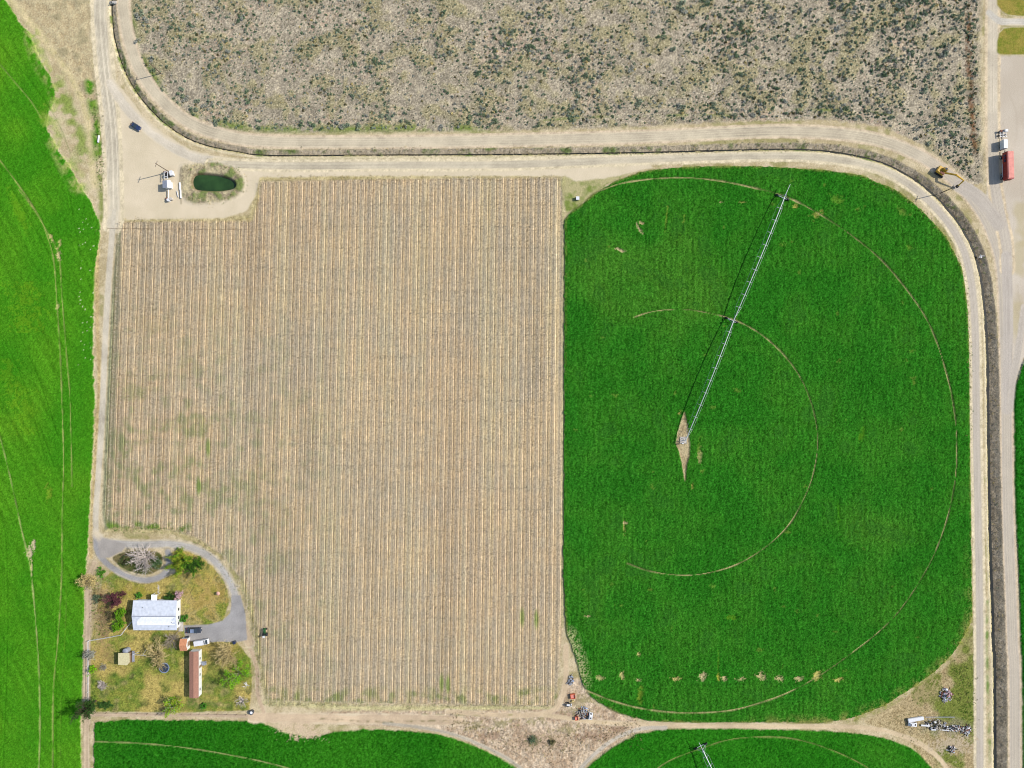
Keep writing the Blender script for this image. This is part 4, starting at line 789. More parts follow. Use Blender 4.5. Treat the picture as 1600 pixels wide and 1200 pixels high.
# bright bare panel on the south slope
sl = (zR-zE)/hy
pb_ = MB(); pn = [(-hx+1.6, -.3), (hx-.25, -.3), (hx-.6, -hy*.62), (-hx+1.6, -hy*.62)]
for q in range(7):
    ya = -.3-q*.42; xa = -hx+1.6+(0 if q > 2 else 1.2*(3-q)*.4); xb = hx-.5-(q % 3)*.5
    pb_.add([(xa, ya, zR+ya*sl+.165), (xb, ya, zR+ya*sl+.165), (xb, ya-.34, zR+(ya-.34)*sl+.165), (xa, ya-.34, zR+(ya-.34)*sl+.165)], [(0, 1, 2, 3)])
pb_.build('bare_roof_panel', M['roofp'], rf)
MB().box((-hx-.0, 0, zE-.03), (.06, 2*hy, .12)).build('fascia', M['white'], rf)
vt = MB(); vt.tube((hx-1.5, -hy*.45, zE+.5), (hx-1.5, -hy*.45, zE+.95), .12); vt.tube((-hx+3.4, hy*.55, zE+.4), (-hx+3.4, hy*.55, zE+.85), .1); vt.tube((hx-2.6, -hy*.7, zE+.3), (hx-2.6, -hy*.7, zE+.75), .1)
vt.build('roof_vent', M['dark'], rf)
po = walls(-.9, .9, -.7, .9, 2.4, 2.7, 'y'); px_, py_, _ = W(241, 933, 2.7)
pr = MB().box((px_-cx, py_-cy-.2, 2.75), (1.95, 2.1, .1)); pr.build('porch_roof', M['roofp'], h)
pp = MB()
for sx_ in (-.85, .85): pp.tube((px_-cx+sx_, py_-cy+.7, 0), (px_-cx+sx_, py_-cy+.7, 2.7), .06)
pp.build('porch_post', M['white'], h)
for yy in (1.6, -1.2, -3.2):
    wd = MB().box((hx-.23, yy, 1.5), (.06, 1.1, 1.0)).build('window', M['white'], h); MB().box((hx-.19, yy, 1.5), (.04, .95, .85)).build('pane', M['glass'], wd)
for xx in (-5, -2, 3, 5.2):
    wd = MB().box((xx, -hy+.43, 1.5), (1.2, .06, 1.0)).build('window', M['white'], h); MB().box((xx, -hy+.39, 1.5), (1.05, .04, .85)).build('pane', M['glass'], wd)
MB().box((px_-cx, hy-.42, 1.05), (.95, .06, 2.1)).build('door', M['wood'], h)
o = MB().box((0, 0, .03), (.75, 4.0, .08)).build('garden_path', M['concrete']); o.location = W(247.3, 922); tag(o, 'short pale concrete path from the driveway to the front porch', 'path', kind='structure')
o = MB().box((0, 0, .1), (1.6, 4.0, .2)).build('patio_slab', M['concrete']); o.location = W(283, 977); tag(o, 'tan concrete slab at the lower right corner of the house', 'patio', kind='structure')
# long brown building
zE, zR = 2.6, 3.0
x0, y1, _ = W(296, 1017.5, zE); x1, y0, _ = W(310.5, 1090, zE); cx, cy = (x0+x1)/2, (y0+y1)/2; hx, hy = (x1-x0)/2, (y1-y0)/2
h = empty('long_outbuilding', (cx, cy, 0), 0, 'long narrow white outbuilding with a rusty brown shingle roof', 'building')
walls(-hx+.12, hx-.1, -hy+.12, hy-.12, zE-.02, zR-.04, 'y').build('wall', M['wallw'], h)
rf = gable(MB(), -hx, hx, -hy, hy, zE, zR, .1, 'y').build('roof', M['brown'], h)
MB().box((0, 0, zR+.11), (.22, 2*hy, .05)).build('ridge_cap', M['brown'], rf)
for yy in (5, -.5, -5.5):
    wd = MB().box((hx-.08, yy, 1.5), (.06, 1.0, .8)).build('window', M['white'], h); MB().box((hx-.04, yy, 1.5), (.04, .85, .65)).build('pane', M['glass'], wd)
MB().box((hx-.08, 2.2, 1.02), (.06, .9, 2.0)).build('door', M['wood'], h)
dk = MB().box((0, 0, .55), (1.1, 1.3, .12)); dk.box((.75, 0, .2), (.4, 1.3, .12)); dk.tube((-.45, .55, 0), (-.45, .55, 1.4), .05); dk.tube((.45, .55, 0), (.45, .55, 1.4), .05); dk.tube((.45, -.55, 0), (.45, -.55, 1.4), .05)
o = dk.build('steps', M['grey'], h); o.location = (hx+.6, 2.9, 0)
# orange shed
zE, zR = 2.3, 3.1
x0, y1, _ = W(281.5, 998, zE); x1, y0, _ = W(292.8, 1017, zE); cx, cy = (x0+x1)/2, (y0+y1)/2; hx, hy = (x1-x0)/2, (y1-y0)/2
h = empty('garden_shed', (cx, cy, 0), 0, 'small white shed with an orange shingle roof beside the parked white truck', 'shed')
walls(-hx+.15, hx-.12, -hy+.2, hy-.2, zE-.02, zR-.05).build('wall', M['wallw'], h)
gable(MB(), -hx, hx, -hy, hy, zE, zR, .1).build('roof', M['orange'], h)
MB().box((hx-.1, 0, 1.0), (.05, 1.6, 1.9)).build('door', M['wood'], h)
# playhouse and swing
x_, y_, _ = W(194, 1029.5, 2.4)
h = empty('playhouse', (x_, y_, 0), 0, 'cream-roofed playhouse on posts with a swing beam on its right', 'playhouse')
mb = MB(); mb.add([(-2, 2, 2.4), (1.9, 2.1, 2.6), (2.0, -1.0, 2.6), (1.1, -2.1, 2.5), (-2, -2, 2.4), (-2, 2, 2.5), (1.9, 2.1, 2.7), (2.0, -1.0, 2.7), (1.1, -2.1, 2.6), (-2, -2, 2.5)], [(0, 1, 2, 3, 4), (5, 6, 7, 8, 9), (0, 1, 6, 5), (1, 2, 7, 6), (2, 3, 8, 7), (3, 4, 9, 8), (4, 0, 5, 9)]); mb.build('roof', M['cream'], h)
mb = MB(); mb.box((-.1, 0, 1.2), (3.3, 3.4, 2.3)); mb.build('wall', M['wood'], h)
mb = MB().box((2.35, .3, 1.0), (.8, 3.8, .12)); mb.build('deck', M['grey'], h)
for sy in (-1.4, 2.0): MB().tube((2.6, sy, 0), (2.6, sy, 1.9), .06).build('post', M['wood'], h)
mb = MB(); mb.tube((2.6, 1.3, 2.2), (6.2, 1.2, 2.2), .07); mb.tube((6.2, 1.2, 2.2), (6.3, .1, 0), .06); mb.tube((6.2, 1.2, 2.2), (6.3, 2.4, 0), .06); mb.tube((2.8, 1.3, 2.2), (4.9, 2.3, 2.1), .06); mb.build('swing_beam', M['white'], h)
MB().box((4.6, 1.25, .55), (.45, .2, .04)).build('swing_seat', M['dark'], h)
o = MB(); o.tube((0, 0, 0), (0, 0, 1.9), .9, .9, 14); o.tube((0, 0, 1.9), (0, 0, 2.2), .95, .25, 14); o.tube((.3, .2, 2.15), (.3, .2, 2.35), .15)
o = o.build('water_tank', M['grey']); x_, y_, _ = W(195.5, 1018, 2); o.location = (x_, y_, 0); tag(o, 'round blue-grey tank touching the top of the cream-roofed playhouse', 'tank')
# trampoline
x_, y_, _ = W(256.5, 1043.5, .9); h = empty('trampoline', (x_, y_, 0), 0, 'round trampoline with a dark mat beside the tan willow', 'trampoline')
ring = []; n = 28; mb = MB()
for k_ in range(n):
    a, b = 2*math.pi*k_/n, 2*math.pi*(k_+1)/n; mb.add([(r_*math.cos(t_), r_*math.sin(t_), z_) for t_ in (a, b) for r_, z_ in ((1.5, .88), (1.78, .88), (1.78, .94), (1.5, .94))], [(0, 1, 5, 4), (1, 2, 6, 5), (2, 3, 7, 6), (3, 0, 4, 7)])
mb.build('frame_pad', M['silver'], h); mb = MB().tube((0, 0, .87), (0, 0, .9), 1.52, 1.52, 28); mb.build('jumping_mat', M['tarp'], h)
for k_ in range(6): a = k_*math.pi/3; MB().tube((1.7*math.cos(a), 1.7*math.sin(a), 0), (1.7*math.cos(a), 1.7*math.sin(a), .88), .03).build('leg', M['steel'], h)
# ------------------------------------------------------------ vehicles
def wheels(root, xs_, w_, r_=.34, tw=.24):
    for x_ in xs_:
        for sg in (-1, 1):
            wh = MB().tube((x_, sg*(w_/2-tw), r_), (x_, sg*w_/2+.01, r_), r_, r_, 14).build('wheel', M['dark'], root)
            MB().tube((x_, sg*(w_/2+.005), r_), (x_, sg*(w_/2+.025), r_), r_*.55, r_*.5, 12).build('rim', M['steel'], wh)
def car(px, py, ang, paint_, label, L_=4.7, w_=1.85, hatch=False):
    x_, y_, _ = W(px, py, .7); h = empty('parked_car', (x_, y_, 0), ang, label, 'car'); a = L_/2
    MB().prof([(-a, .45), (-a+.05, .8), (-a+.35, .93), (a-1.5, .93), (a-.35, .82), (a, .62), (a, .35), (a-.2, .22), (-a+.2, .22)], w_, 0, .93, .7).build('body', paint_, h, bevel=.05)
    r0 = -a+.25 if hatch else -a+.85
    MB().prof([(r0, .9), (r0+.55, 1.36), (a-2.35, 1.36), (a-1.45, .9)], w_*.88, 0, .8, 1.).build('cabin_glass', M['glass'], h, bevel=.04)
    MB().box(((r0+.55+a-2.35)/2, 0, 1.385), (a-2.35-r0-.65, w_*.66, .05)).build('roof', M['silver'] if not hatch else paint_, h)
    for sg in (-1, 1):
        MB().box((a-.03, sg*w_*.34, .66), (.1, .35, .14)).build('headlight', M['light'], h); MB().box((-a+.02, sg*w_*.36, .75), (.08, .32, .14)).build('tail_light', M['tail'], h)
        MB().box((a-1.65, sg*(w_/2+.03), .95), (.12, .2, .12)).build('mirror', paint_, h)
    wheels(h, (-a+.85, a-.9), w_)
    return h
car(303.3, 985, R(2), M['black'], 'charcoal sedan parked on the gravel beside the white-roofed house', 5.1, 1.9)
car(212, 197.3, R(-34), M['navy'], 'dark blue hatchback alone on the pale dirt junction at the upper left', 3.7, 1.6, True)
# white truck with box
x_, y_, _ = W(314, 1004, 1.2); h = empty('box_truck', (x_, y_, 0), R(8), 'small white box truck parked beside the orange-roofed shed', 'truck')
MB().box((-.6, 0, 1.25), (3.3, 1.65, 1.3)).build('cargo_box', M['white'], h, bevel=.05)
MB().prof([(1.1, .4), (1.1, 1.75), (1.6, 1.75), (2.15, 1.1), (2.5, 1.0), (2.55, .4)], 1.7, 0, .9, 1.2).build('cab', M['white'], h, bevel=.04)
MB().prof([(1.63, 1.68), (2.13, 1.12), (2.19, 1.14), (1.69, 1.74)], 1.4).build('windscreen', M['glass'], h)
MB().box((1.35, 0, 1.78), (.3, 1.3, .03)).build('roof_gap', M['glass'], h)
for sg in (-1, 1): MB().box((2.55, sg*.6, .75), (.06, .3, .18)).build('headlight', M['light'], h); MB().box((1.9, sg*.98, 1.3), (.1, .22, .25)).build('mirror', M['dark'], h)
MB().box((.2, 0, .5), (4.4, .9, .16)).build('chassis', M['dark'], h)
wheels(h, (-1.5, 1.75), 1.7)
# tractor
x_, y_, _ = W(413, 989.5, 1.2); h = empty('tractor', (x_, y_, 0), R(93), 'small green tractor with a white rear canopy at the west edge of the vineyard', 'tractor')
MB().prof([(0, .6), (0, 1.25), (.4, 1.35), (1.5, 1.2), (1.6, .6)], .62).build('hood', M['green'], h, bevel=.04)
MB().box((-.35, 0, .85), (.9, .7, .4)).build('body', M['green'], h); MB().box((-.35, 0, 1.15), (.4, .45, .25)).build('seat', M['dark'], h)
MB().box((-.95, 0, 2.0), (.6, .75, .06)).build('canopy', M['white'], h)
for sg in (-1, 1):
    MB().tube((-1.1, sg*.3, .9), (-1.1, sg*.3, 2.0), .03).build('canopy_post', M['dark'], h)
    MB().tube((-.6, sg*.42, .65), (-.6, sg*.78, .65), .65, .65, 16).build('rear_wheel', M['dark'], h); MB().tube((1.2, sg*.4, .35), (1.2, sg*.62, .35), .35, .35, 14).build('front_wheel', M['dark'], h)
MB().tube((.3, 0, 1.15), (.15, 0, 1.5), .16, .16, 10).build('steering_wheel', M['dark'], h); MB().tube((1.2, .15, 1.2), (1.2, .15, 1.7), .035).build('exhaust', M['steel'], h)
# red trailer
x_, y_, _ = W(1573.5, 260, 1.8); h = empty('grain_trailer', (x_-1.3*.0, y_, 0), R(91.5), 'long red trailer with a sun-bleached tarped top parked on the gravel lot', 'trailer'); hl = 4.7
MB().box((0, 0, 2.35), (2*hl, 2.3, 2.3), 0, 0, 1, .96).build('body', M['red'], h, bevel=.06)
MB().box((.1, -.1, 3.57), (2*hl-.3, 2.1, .14), 0, 0, .98, .85).build('tarp', M['salmon'], h, bevel=.03)
MB().box((0, 0, 1.1), (2*hl, 1.0, .2)).build('chassis', M['dark'], h)
rb = MB()
for k_ in range(15): rb.box((-hl+.4+k_*.63, 1.17, 2.35), (.08, .07, 2.2)); rb.box((-hl+.4+k_*.63, -1.17, 2.35), (.08, .07, 2.2))
rb.build('side_rib', M['rust'], h)
for x2 in (1.6, 2.5, 3.4):
    MB().box((x2, 1.3, 2.6), (.55, .32, .6)).build('side_box', M['navy'], h)
MB().tube((-3.6, 1.35, 1.5), (1.0, 1.35, 1.5), .07).build('side_rail', M['white'], h); MB().tube((-3.9, -1.3, 3.0), (3.9, -1.3, 3.0), .06).build('roll_tube', M['white'], h)
MB().box((3.2, -1.38, 2.9), (1.2, .2, .3)).build('tool_box', M['white'], h)
ld = MB()
for k_ in range(7): ld.box((-hl-.08, .5, .8+k_*.35), (.04, .5, .04))
ld.box((-hl-.08, .25, 1.9), (.05, .05, 2.6)); ld.box((-hl-.08, .75, 1.9), (.05, .05, 2.6)); ld.build('ladder', M['dark'], h)
wheels(h, (-3.6, -2.5, 3.4), 2.4, .5, .5)
MB().box((hl+.5, 0, .95), (1.1, .25, .15)).build('drawbar', M['dark'], h)
# white utility trailer
x_, y_, _ = W(1568.5, 226, 1.4); h = empty('cargo_trailer', (x_, y_, 0), R(91), 'narrow white cargo trailer just above the red trailer', 'trailer')
MB().box((0, 0, 1.4), (3.0, 1.4, 1.9)).build('body', M['white'], h, bevel=.05); MB().box((0, 0, .42), (3.2, .9, .12)).build('chassis', M['dark'], h); MB().box((-1.53, 0, 1.3), (.04, 1.2, 1.6)).build('door', M['grey'], h)
wheels(h, (-.3,), 1.5, .3, .2); MB().box((2.2, 0, .5), (1.4, .12, .1)).build('drawbar', M['dark'], h)
# farm implement next to it
x_, y_, _ = W(1567, 209, .8); h = empty('farm_implement', (x_, y_, 0), 0, 'white and dark frame implement at the upper end of the trailers', 'farm machine')
mb = MB()
for k_ in range(3): mb.box((.2, -1+k_*.9, .7), (2.6-k_*.5, .16, .14))
for k_ in range(3): mb.box((-1+k_*1., 0, .85), (.14, 2.3, .12))
mb.build('frame', M['white'], h)
for a, b in ((-1.1, -.6), (-1.0, .7), (1.0, -.2), (.4, 1.3)): MB().tube((a, b-.12, .4), (a, b+.12, .4), .4, .4, 12).build('wheel', M['dark'], h)
MB().box((.9, 1.0, 1.1), (1.0, .9, .7)).build('hopper', M['white'], h, bevel=.05); MB().box((-.7, .9, .9), (.7, .6, .5)).build('gearbox', M['rust'], h)
# excavator
x_, y_, _ = W(1472, 268, 1.2); h = empty('excavator', (x_, y_, 0), 0, 'yellow excavator on the canal bank with its arm reaching over the road', 'excavator')
hd = R(-33)
def rl(x, y, z): return (x*math.cos(hd)-y*math.sin(hd), x*math.sin(hd)+y*math.cos(hd), z)
for sg in (-1, 1):
    mb = MB(); mb.box(rl(0, sg*1.1, .4), (3.4, .5, .75), 0, hd, .85, 1); mb.build('track', M['dark'], h, bevel=.08)
MB().box(rl(-.3, 0, .75), (1.6, 1.5, .3), 0, hd).build('undercarriage', M['dark'], h)
mb = MB().box(rl(-.5, 0, 1.35), (2.7, 2.3, .9), 0, hd); mb.build('upper_body', M['yellow'], h, bevel=.08)
MB().box(rl(-1.5, 0, 1.5), (.8, 2.2, 1.0), 0, hd).build('counterweight', M['yellow'], h, bevel=.1)
cb = MB().box(rl(.2, .65, 2.1), (1.4, .95, 1.5), 0, hd, .9, .85).build('cab', M['yellow'], h, bevel=.05)
MB().box(rl(.2, .65, 2.87), (.9, .6, .04), 0, hd).build('roof_window', M['glass'], cb); MB().box(rl(.93, .65, 2.2), (.04, .8, 1.0), 0, hd).build('windscreen', M['glass'], cb)
MB().box(rl(.1, -.7, 1.85), (1.6, .8, .12), 0, hd).build('engine_cover', M['rust'], h)
def seg(mb, p, q, w_, t0, t1): mb.tube(p, q, t0, t1, 4); return mb
e0 = Vector(rl(.9, -.1, 1.6)); b2 = Vector(W(1506, 282, 3.2))-Vector((x_, y_, 0)); b1 = e0.lerp(b2, .45)+Vector((0, 0, 1.5)); b3 = Vector(W(1496, 291, .9))-Vector((x_, y_, 0))
mb = MB(); mb.tube(e0, b1, .36, .32, 6); mb.tube(b1, b2, .32, .22, 6); bm_ = mb.build('boom', M['yellow'], h)
MB().tube(e0+Vector((.2, 0, .4)), b1+Vector((0, 0, -.3)), .08, .08, 8).build('hydraulic_ram', M['steel'], bm_)
MB().tube(b2, b3+Vector((0, 0, .1)), .26, .18, 6).build('stick', M['yellow'], h)
mb = MB(); mb.prof([(-.5, .1), (-.35, .6), (.3, .65), (.5, .2), (.1, -.2)], .9); o = mb.build('bucket', M['dark'], h, bevel=.03); o.location = b3+Vector((0, 0, -.35)); o.rotation_euler = (0, 0, R(40))

# ------------------------------------------------------------ irrigation pivots
def pivot(p0, p1, ptw, over, label, pad=True):
    """p0 pivot point, ptw list of tower points, over end of overhang (world xy)"""
    h = empty('irrigation_pivot', (p0[0], p0[1], 0), 0, label, 'irrigation pivot', 'center pivot sprinklers')
    O = Vector((p0[0], p0[1], 0)); pts = [Vector((p0[0], p0[1], 0))]+[Vector((a[0], a[1], 0)) for a in ptw]
    zb = 3.3
    for a, b in zip(pts[:-1], pts[1:]):
        a = a-O; b = b-O; d = (b-a); L_ = d.length; d.normalize(); nrm = Vector((-d.y, d.x, 0)); n = 10
        arch = lambda t: a.lerp(b, t)+Vector((0, 0, zb+1.1*4*t*(1-t)))
        mb = MB()
        for k_ in range(n): mb.tube(arch(k_/n), arch((k_+1)/n), .14, .14, 8)
        sp = mb.build('pipe_span', M['steel'], h)
        for k_ in range(1, n):
            t_ = k_/n; p = arch(t_); lo = p-Vector((0, 0, 1.1)); tb = MB()
            for sg in (-1, 1): tb.tube(p+nrm*.05*sg, lo+nrm*sg*1.0, .05, .05, 4)
            tb.tube(lo+nrm*1.0, lo-nrm*1.0, .05, .05, 4); tb.build('truss_brace', M['steel'], sp)
        for sg in (-1, 1):
            mb = MB(); pr_ = arch(0)-Vector((0, 0, .1))
            for k_ in range(1, n): q = arch(k_/n)-Vector((0, 0, 1.1))+nrm*sg*1.0; mb.tube(pr_, q, .03, .03, 4); pr_ = q
            mb.tube(pr_, arch(1), .03, .03, 4); mb.build('truss_rod', M['steel'], sp)
        mb = MB()
        for k_ in range(1, 17): p = arch(k_/17); mb.tube(p, (p.x+nrm.x*.3, p.y+nrm.y*.3, 1.2), .018, .018, 4)
        mb.build('drop_hoses', M['dark'], sp)
        tw = b; fb = d.cross(Vector((0, 0, 1)))
        mb = MB(); base = []
        for sg in (-1, 1):
            f_ = tw+nrm*sg*1.9; base.append(f_)
            mb.tube(tw+Vector((0, 0, zb-.05)), f_+Vector((0, 0, .6)), .07, .07, 6); mb.tube(tw-d*1.3+Vector((0, 0, zb+.1)), f_+Vector((0, 0, .6)), .05, .05, 6)
        mb.tube(base[0]+Vector((0, 0, .6)), base[1]+Vector((0, 0, .6)), .11, .11, 6)
        dt = mb.build('drive_tower', M['steel'], h)
        for f_ in base:
            wv = MB().tube(f_-d*.18+Vector((0, 0, .62)), f_+d*.18+Vector((0, 0, .62)), .62, .62, 14); wv.build('wheel', M['dark'], dt)
        MB().box(tw+Vector((0, 0, zb+.25)), (.35, .5, .45)).build('control_box', M['grey'], dt)
    if over is not None:
        e = Vector((over[0], over[1], 0))-O; MB().tube(pts[-1]-O+Vector((0, 0, zb)), e+Vector((0, 0, zb+.1)), .12, .09, 8).build('overhang_pipe', M['steel'], h)
    mb = MB()
    for sx_, sy_ in ((-1, -1), (1, -1), (1, 1), (-1, 1)): mb.tube((sx_*1.3, sy_*1.3, 0), (sx_*.25, sy_*.25, 3.3), .06, .06, 6)
    mb.box((0, 0, 1.2), (1.9, .08, .08)); mb.box((0, 0, 1.2), (.08, 1.9, .08)); mb.tube((0, 0, 0), (0, 0, 3.4), .13, .13, 8); mb.build('pivot_frame', M['steel'], h)
    MB().box((.1, .1, .08), (2.3, 2.3, .2)).build('concrete_pad', M['concrete'], h); MB().box((-.5, -.9, 1.5), (.6, .35, 1.0)).build('control_panel', M['white'], h)
    return h
pv = W(1067, 688, 0); pivot(pv, None, [W(1147, 499, 3.3), W(1227, 305, 3.3)], W(1234.5, 288, 3.3), 'long silver center pivot sprinkler with two wheeled towers crossing the big green field')
pivot(W(1210, 1395), None, [W(1155, 1290, 3.3), W(1098, 1172, 3.3)], W(1092, 1160, 3.3), 'silver pivot sprinkler tower entering from the bottom edge of the photo')

# ------------------------------------------------------------ utility poles
def upole(px, py, ht, label, arm=R(70)):
    x_, y_, _ = W(px, py); h = empty('utility_pole', (x_, y_, 0), arm, label, 'utility pole', 'wooden utility poles')
    MB().tube((0, 0, 0), (0, 0, ht), .17, .11, 10).build('pole', M['pole'], h)
    ca = MB().box((0, 0, ht-.5), (2.2, .12, .12)).build('crossarm', M['pole'], h)
    for q in (-1, -.4, .4, 1): MB().tube((q, 0, ht-.44), (q, 0, ht-.22), .05, .04, 8).build('insulator', M['white'], ca)
upole(265, 269, 9.5, 'utility pole beside the pump station left of the pond')
upole(252, 115, 8, 'utility pole at the edge of the scrub inside the canal bend')
upole(1469, 302, 7.5, 'utility pole on the canal bank below the yellow excavator')
# ------------------------------------------------------------ pump station
x_, y_, _ = W(261, 288, 2); h = empty('pump_house', (x_, y_, 0), R(2), 'small grey and white roofed pump house left of the pond', 'pump house')
MB().box((0, 0, 1.1), (2.0, 2.2, 2.2)).build('wall', M['wallw'], h)
mb = MB(); mb.add([(-1.4, -1.3, 2.25), (.4, -1.3, 2.75), (.4, 1.2, 2.75), (-1.4, 1.2, 2.25)], [(0, 1, 2, 3)]); mb.add([(-1.4, -1.3, 2.33), (.4, -1.3, 2.83), (.4, 1.2, 2.83), (-1.4, 1.2, 2.33)], [(0, 1, 2, 3)]); mb.add([(-1.4, -1.3, 2.25), (.4, -1.3, 2.75), (.4, -1.3, 2.83), (-1.4, -1.3, 2.33)], [(0, 1, 2, 3)]); rf = mb.build('roof', M['grey'], h)
mb = MB(); mb.add([(.4, -1.3, 2.75), (1.3, -1.3, 2.2), (1.3, 1.2, 2.2), (.4, 1.2, 2.75), (.4, -1.3, 2.83), (1.3, -1.3, 2.28), (1.3, 1.2, 2.28), (.4, 1.2, 2.83)], [(0, 1, 2, 3), (4, 5, 6, 7), (0, 1, 5, 4), (1, 2, 6, 5), (2, 3, 7, 6)]); mb.build('white_roof_half', M['white'], h)
MB().box((-1.02, 0, 1.0), (.05, .9, 1.9)).build('door', M['grey'], h)
x_, y_, _ = W(261, 275, 1.2); h = empty('electrical_rack', (x_, y_, 0), 0, 'white framed electrical rack between the pump house and the pole', 'electrical rack')
mb = MB()
for sx_ in (-.6, .6):
    mb.tube((sx_, -1.2, 0), (sx_, -1.2, 2), .07); mb.tube((sx_, 1.2, 0), (sx_, 1.2, 2), .07); mb.box((sx_, 0, 2), (.16, 2.6, .14))
mb.box((0, 1.2, 2), (1.3, .14, .14)); mb.box((0, -.4, 2), (1.3, .14, .14)); mb.build('frame', M['white'], h)
MB().box((0, .4, 1.0), (.9, .9, 1.6)).build('cabinet', M['dark'], h, bevel=.03); MB().box((-.9, 1.5, .6), (.9, .6, 1.1)).build('transformer', M['rust'], h, bevel=.05)
x_, y_, _ = W(268.5, 271, 1); h = empty('control_cabinet', (x_, y_, 0), R(12), 'white control cabinet at the right of the electrical rack', 'cabinet')
MB().box((0, 0, .85), (1.0, 1.6, 1.5)).build('body', M['white'], h, bevel=.04); MB().box((0, 0, 1.64), (1.1, 1.7, .06)).build('lid', M['white'], h); MB().box((-.52, 0, .85), (.04, 1.2, 1.1)).build('door', M['grey'], h)
x_, y_, _ = W(263, 311, .8); h = empty('filter_tank', (x_, y_, 0), 0, 'white filter tanks and pipes below the pump house', 'filter tank')
MB().tube((0, -.3, .0), (0, -.3, 1.1), .55, .5, 14).build('tank', M['white'], h); MB().tube((.95, .1, 0), (.95, .1, 1.2), .5, .45, 14).build('tank', M['concrete'], h)
MB().tube((.1, .3, .9), (.15, 3.2, .9), .16, .16, 8).build('pipe', M['white'], h); MB().tube((-.6, -.3, .5), (-1.0, .5, .3), .3, .3, 8).build('motor', M['rust'], h)
for px_, py_, L_, lb in ((280.8, 291, 2.6, 'upper white pipe length standing beside the pond bank'), (282, 303, 3.0, 'lower white pipe length lying beside the pond bank'), (277, 303, 2.2, 'short white pipe left of the other two by the pond')):
    o = MB().tube((0, -L_/2, .3), (.1, L_/2, .3), .27 if L_ > 2.4 else .13, .27 if L_ > 2.4 else .13, 10).build('irrigation_pipe', M['white']); x_, y_, _ = W(px_, py_, .3); o.location = (x_, y_, 0); o.rotation_euler = (0, 0, R(4 if L_ > 2.4 else 16)); tag(o, lb, 'pipe', 'white pipes by the pond')
# thin tubes added in place of thin shadow lines across the headlands
for a, b, lb in (((168, 357), (393, 359), 'thin brown tube added for the shadow line crossing the top of the short vine rows'), ((408, 281.5), (872, 281), 'thin brown tube added for the dark line along the top of the long vine rows')):
    p = Vector(W(*a)); q = Vector(W(*b)); n = 60; segs = []; pr_ = p
    for k_ in range(1, n+1): c_ = p.lerp(q, k_/n)+Vector((0, rng.normal(0, .05), 0)); segs.append([pr_.x, pr_.y, .1, c_.x, c_.y, .1, .04, .04]); pr_ = c_
    co, fs = tubes(segs, 5); o = npmesh('shadow_line_tube', co, fs, M['wood']); tag(o, lb, 'tube', 'tubes in place of shadow lines')
# ------------------------------------------------------------ fences of the yard
def fence(pts, label, rail=M['white'], gap=2.4, ht=1.2, rr=.05):
    P_ = [Vector(W(*p)) for p in pts]; O = P_[0]; h = empty('rail_fence', O, 0, label, 'fence')
    for k_, (a, b) in enumerate(zip(P_[:-1], P_[1:])):
        a = a-O; b = b-O; n = max(1, int((b-a).length/gap))
        for j in range(n+(k_ == len(P_)-2)): p = a.lerp(b, j/n); MB().box((p.x, p.y, ht/2), (.11, .11, ht)).build('post', rail, h)
        mb = MB()
        for zz in (.45, ht-.1): mb.tube(a+Vector((0, 0, zz)), b+Vector((0, 0, zz)), rr, rr, 4)
        mb.build('rails', rail, h)
fence([(140, 1001), (139.5, 1040), (139, 1094)], 'white rail fence along the left boundary of the lawn')
fence([(140.5, 1000), (165, 996), (191, 991), (197, 983), (207, 971)], 'white rail fence running from the boundary to the house corner')
fence([(150, 1113), (200, 1113.5), (262, 1115)], 'grey wire fence along the bottom of the lawn, left part', M['wood'], 3, 1.1, .02)
fence([(285, 1115), (340, 1115), (385, 1116)], 'grey wire fence along the bottom of the lawn, right part', M['wood'], 3, 1.1, .02)
# ------------------------------------------------------------ small yard things
x_, y_, _ = W(340.5, 927.5, 1.4); h = empty('patio_umbrella', (x_, y_, 0), 0, 'small faded pink umbrella standing on the golden lawn', 'umbrella')
MB().tube((0, 0, 0), (0, 0, 1.6), .03).build('pole', M['steel'], h); MB().tube((0, 0, 1.3), (0, 0, 1.7), .72, .03, 6).build('canopy', M['pink'], h)
def smallbox(name, px, py, label, cat, body, lid, d, rz=0, lidn='lid'):
    x_, y_, _ = W(px, py, d[2]*.6); h = empty(name, (x_, y_, 0), rz, label, cat)
    MB().box((0, 0, d[2]/2), d, 0, 0, 1.08, 1.08).build('body', body, h, bevel=.03); MB().box((0, 0, d[2]+.03), (d[0]*1.15, d[1]*1.15, .07)).build(lidn, lid, h, bevel=.02)
    for sg in (-1, 1): MB().tube((sg*d[0]*.4, d[1]*.52, .12), (sg*d[0]*.4, d[1]*.6, .12), .12, .12, 10).build('wheel', M['dark'], h)
    return h
smallbox('trash_bin', 366.5, 1004, 'dark wheeled bin at the lower edge of the gravel parking area', 'bin', M['black'], M['navy'], (.75, .8, 1.1), .6)
smallbox('grill', 291.5, 996.3, 'black barbecue grill just above the orange-roofed shed', 'grill', M['dark'], M['black'], (1.3, .6, .9), .4)
smallbox('pump_unit', 902.5, 310, 'grey pump box with pale debris in the grassy corner above the green field', 'pump', M['grey'], M['white'], (1.0, 1.0, 1.0))
x_, y_, _ = W(393, 1113, .6); h = empty('round_tank', (x_, y_, 0), 0, 'small dark round tank with a white lid at the lower right corner of the yard', 'tank')
MB().tube((0, 0, 0), (0, 0, 1.0), .8, .75, 16).build('body', M['black'], h); MB().tube((0, 0, 1.0), (0, 0, 1.12), .5, .35, 14).build('lid', M['white'], h)
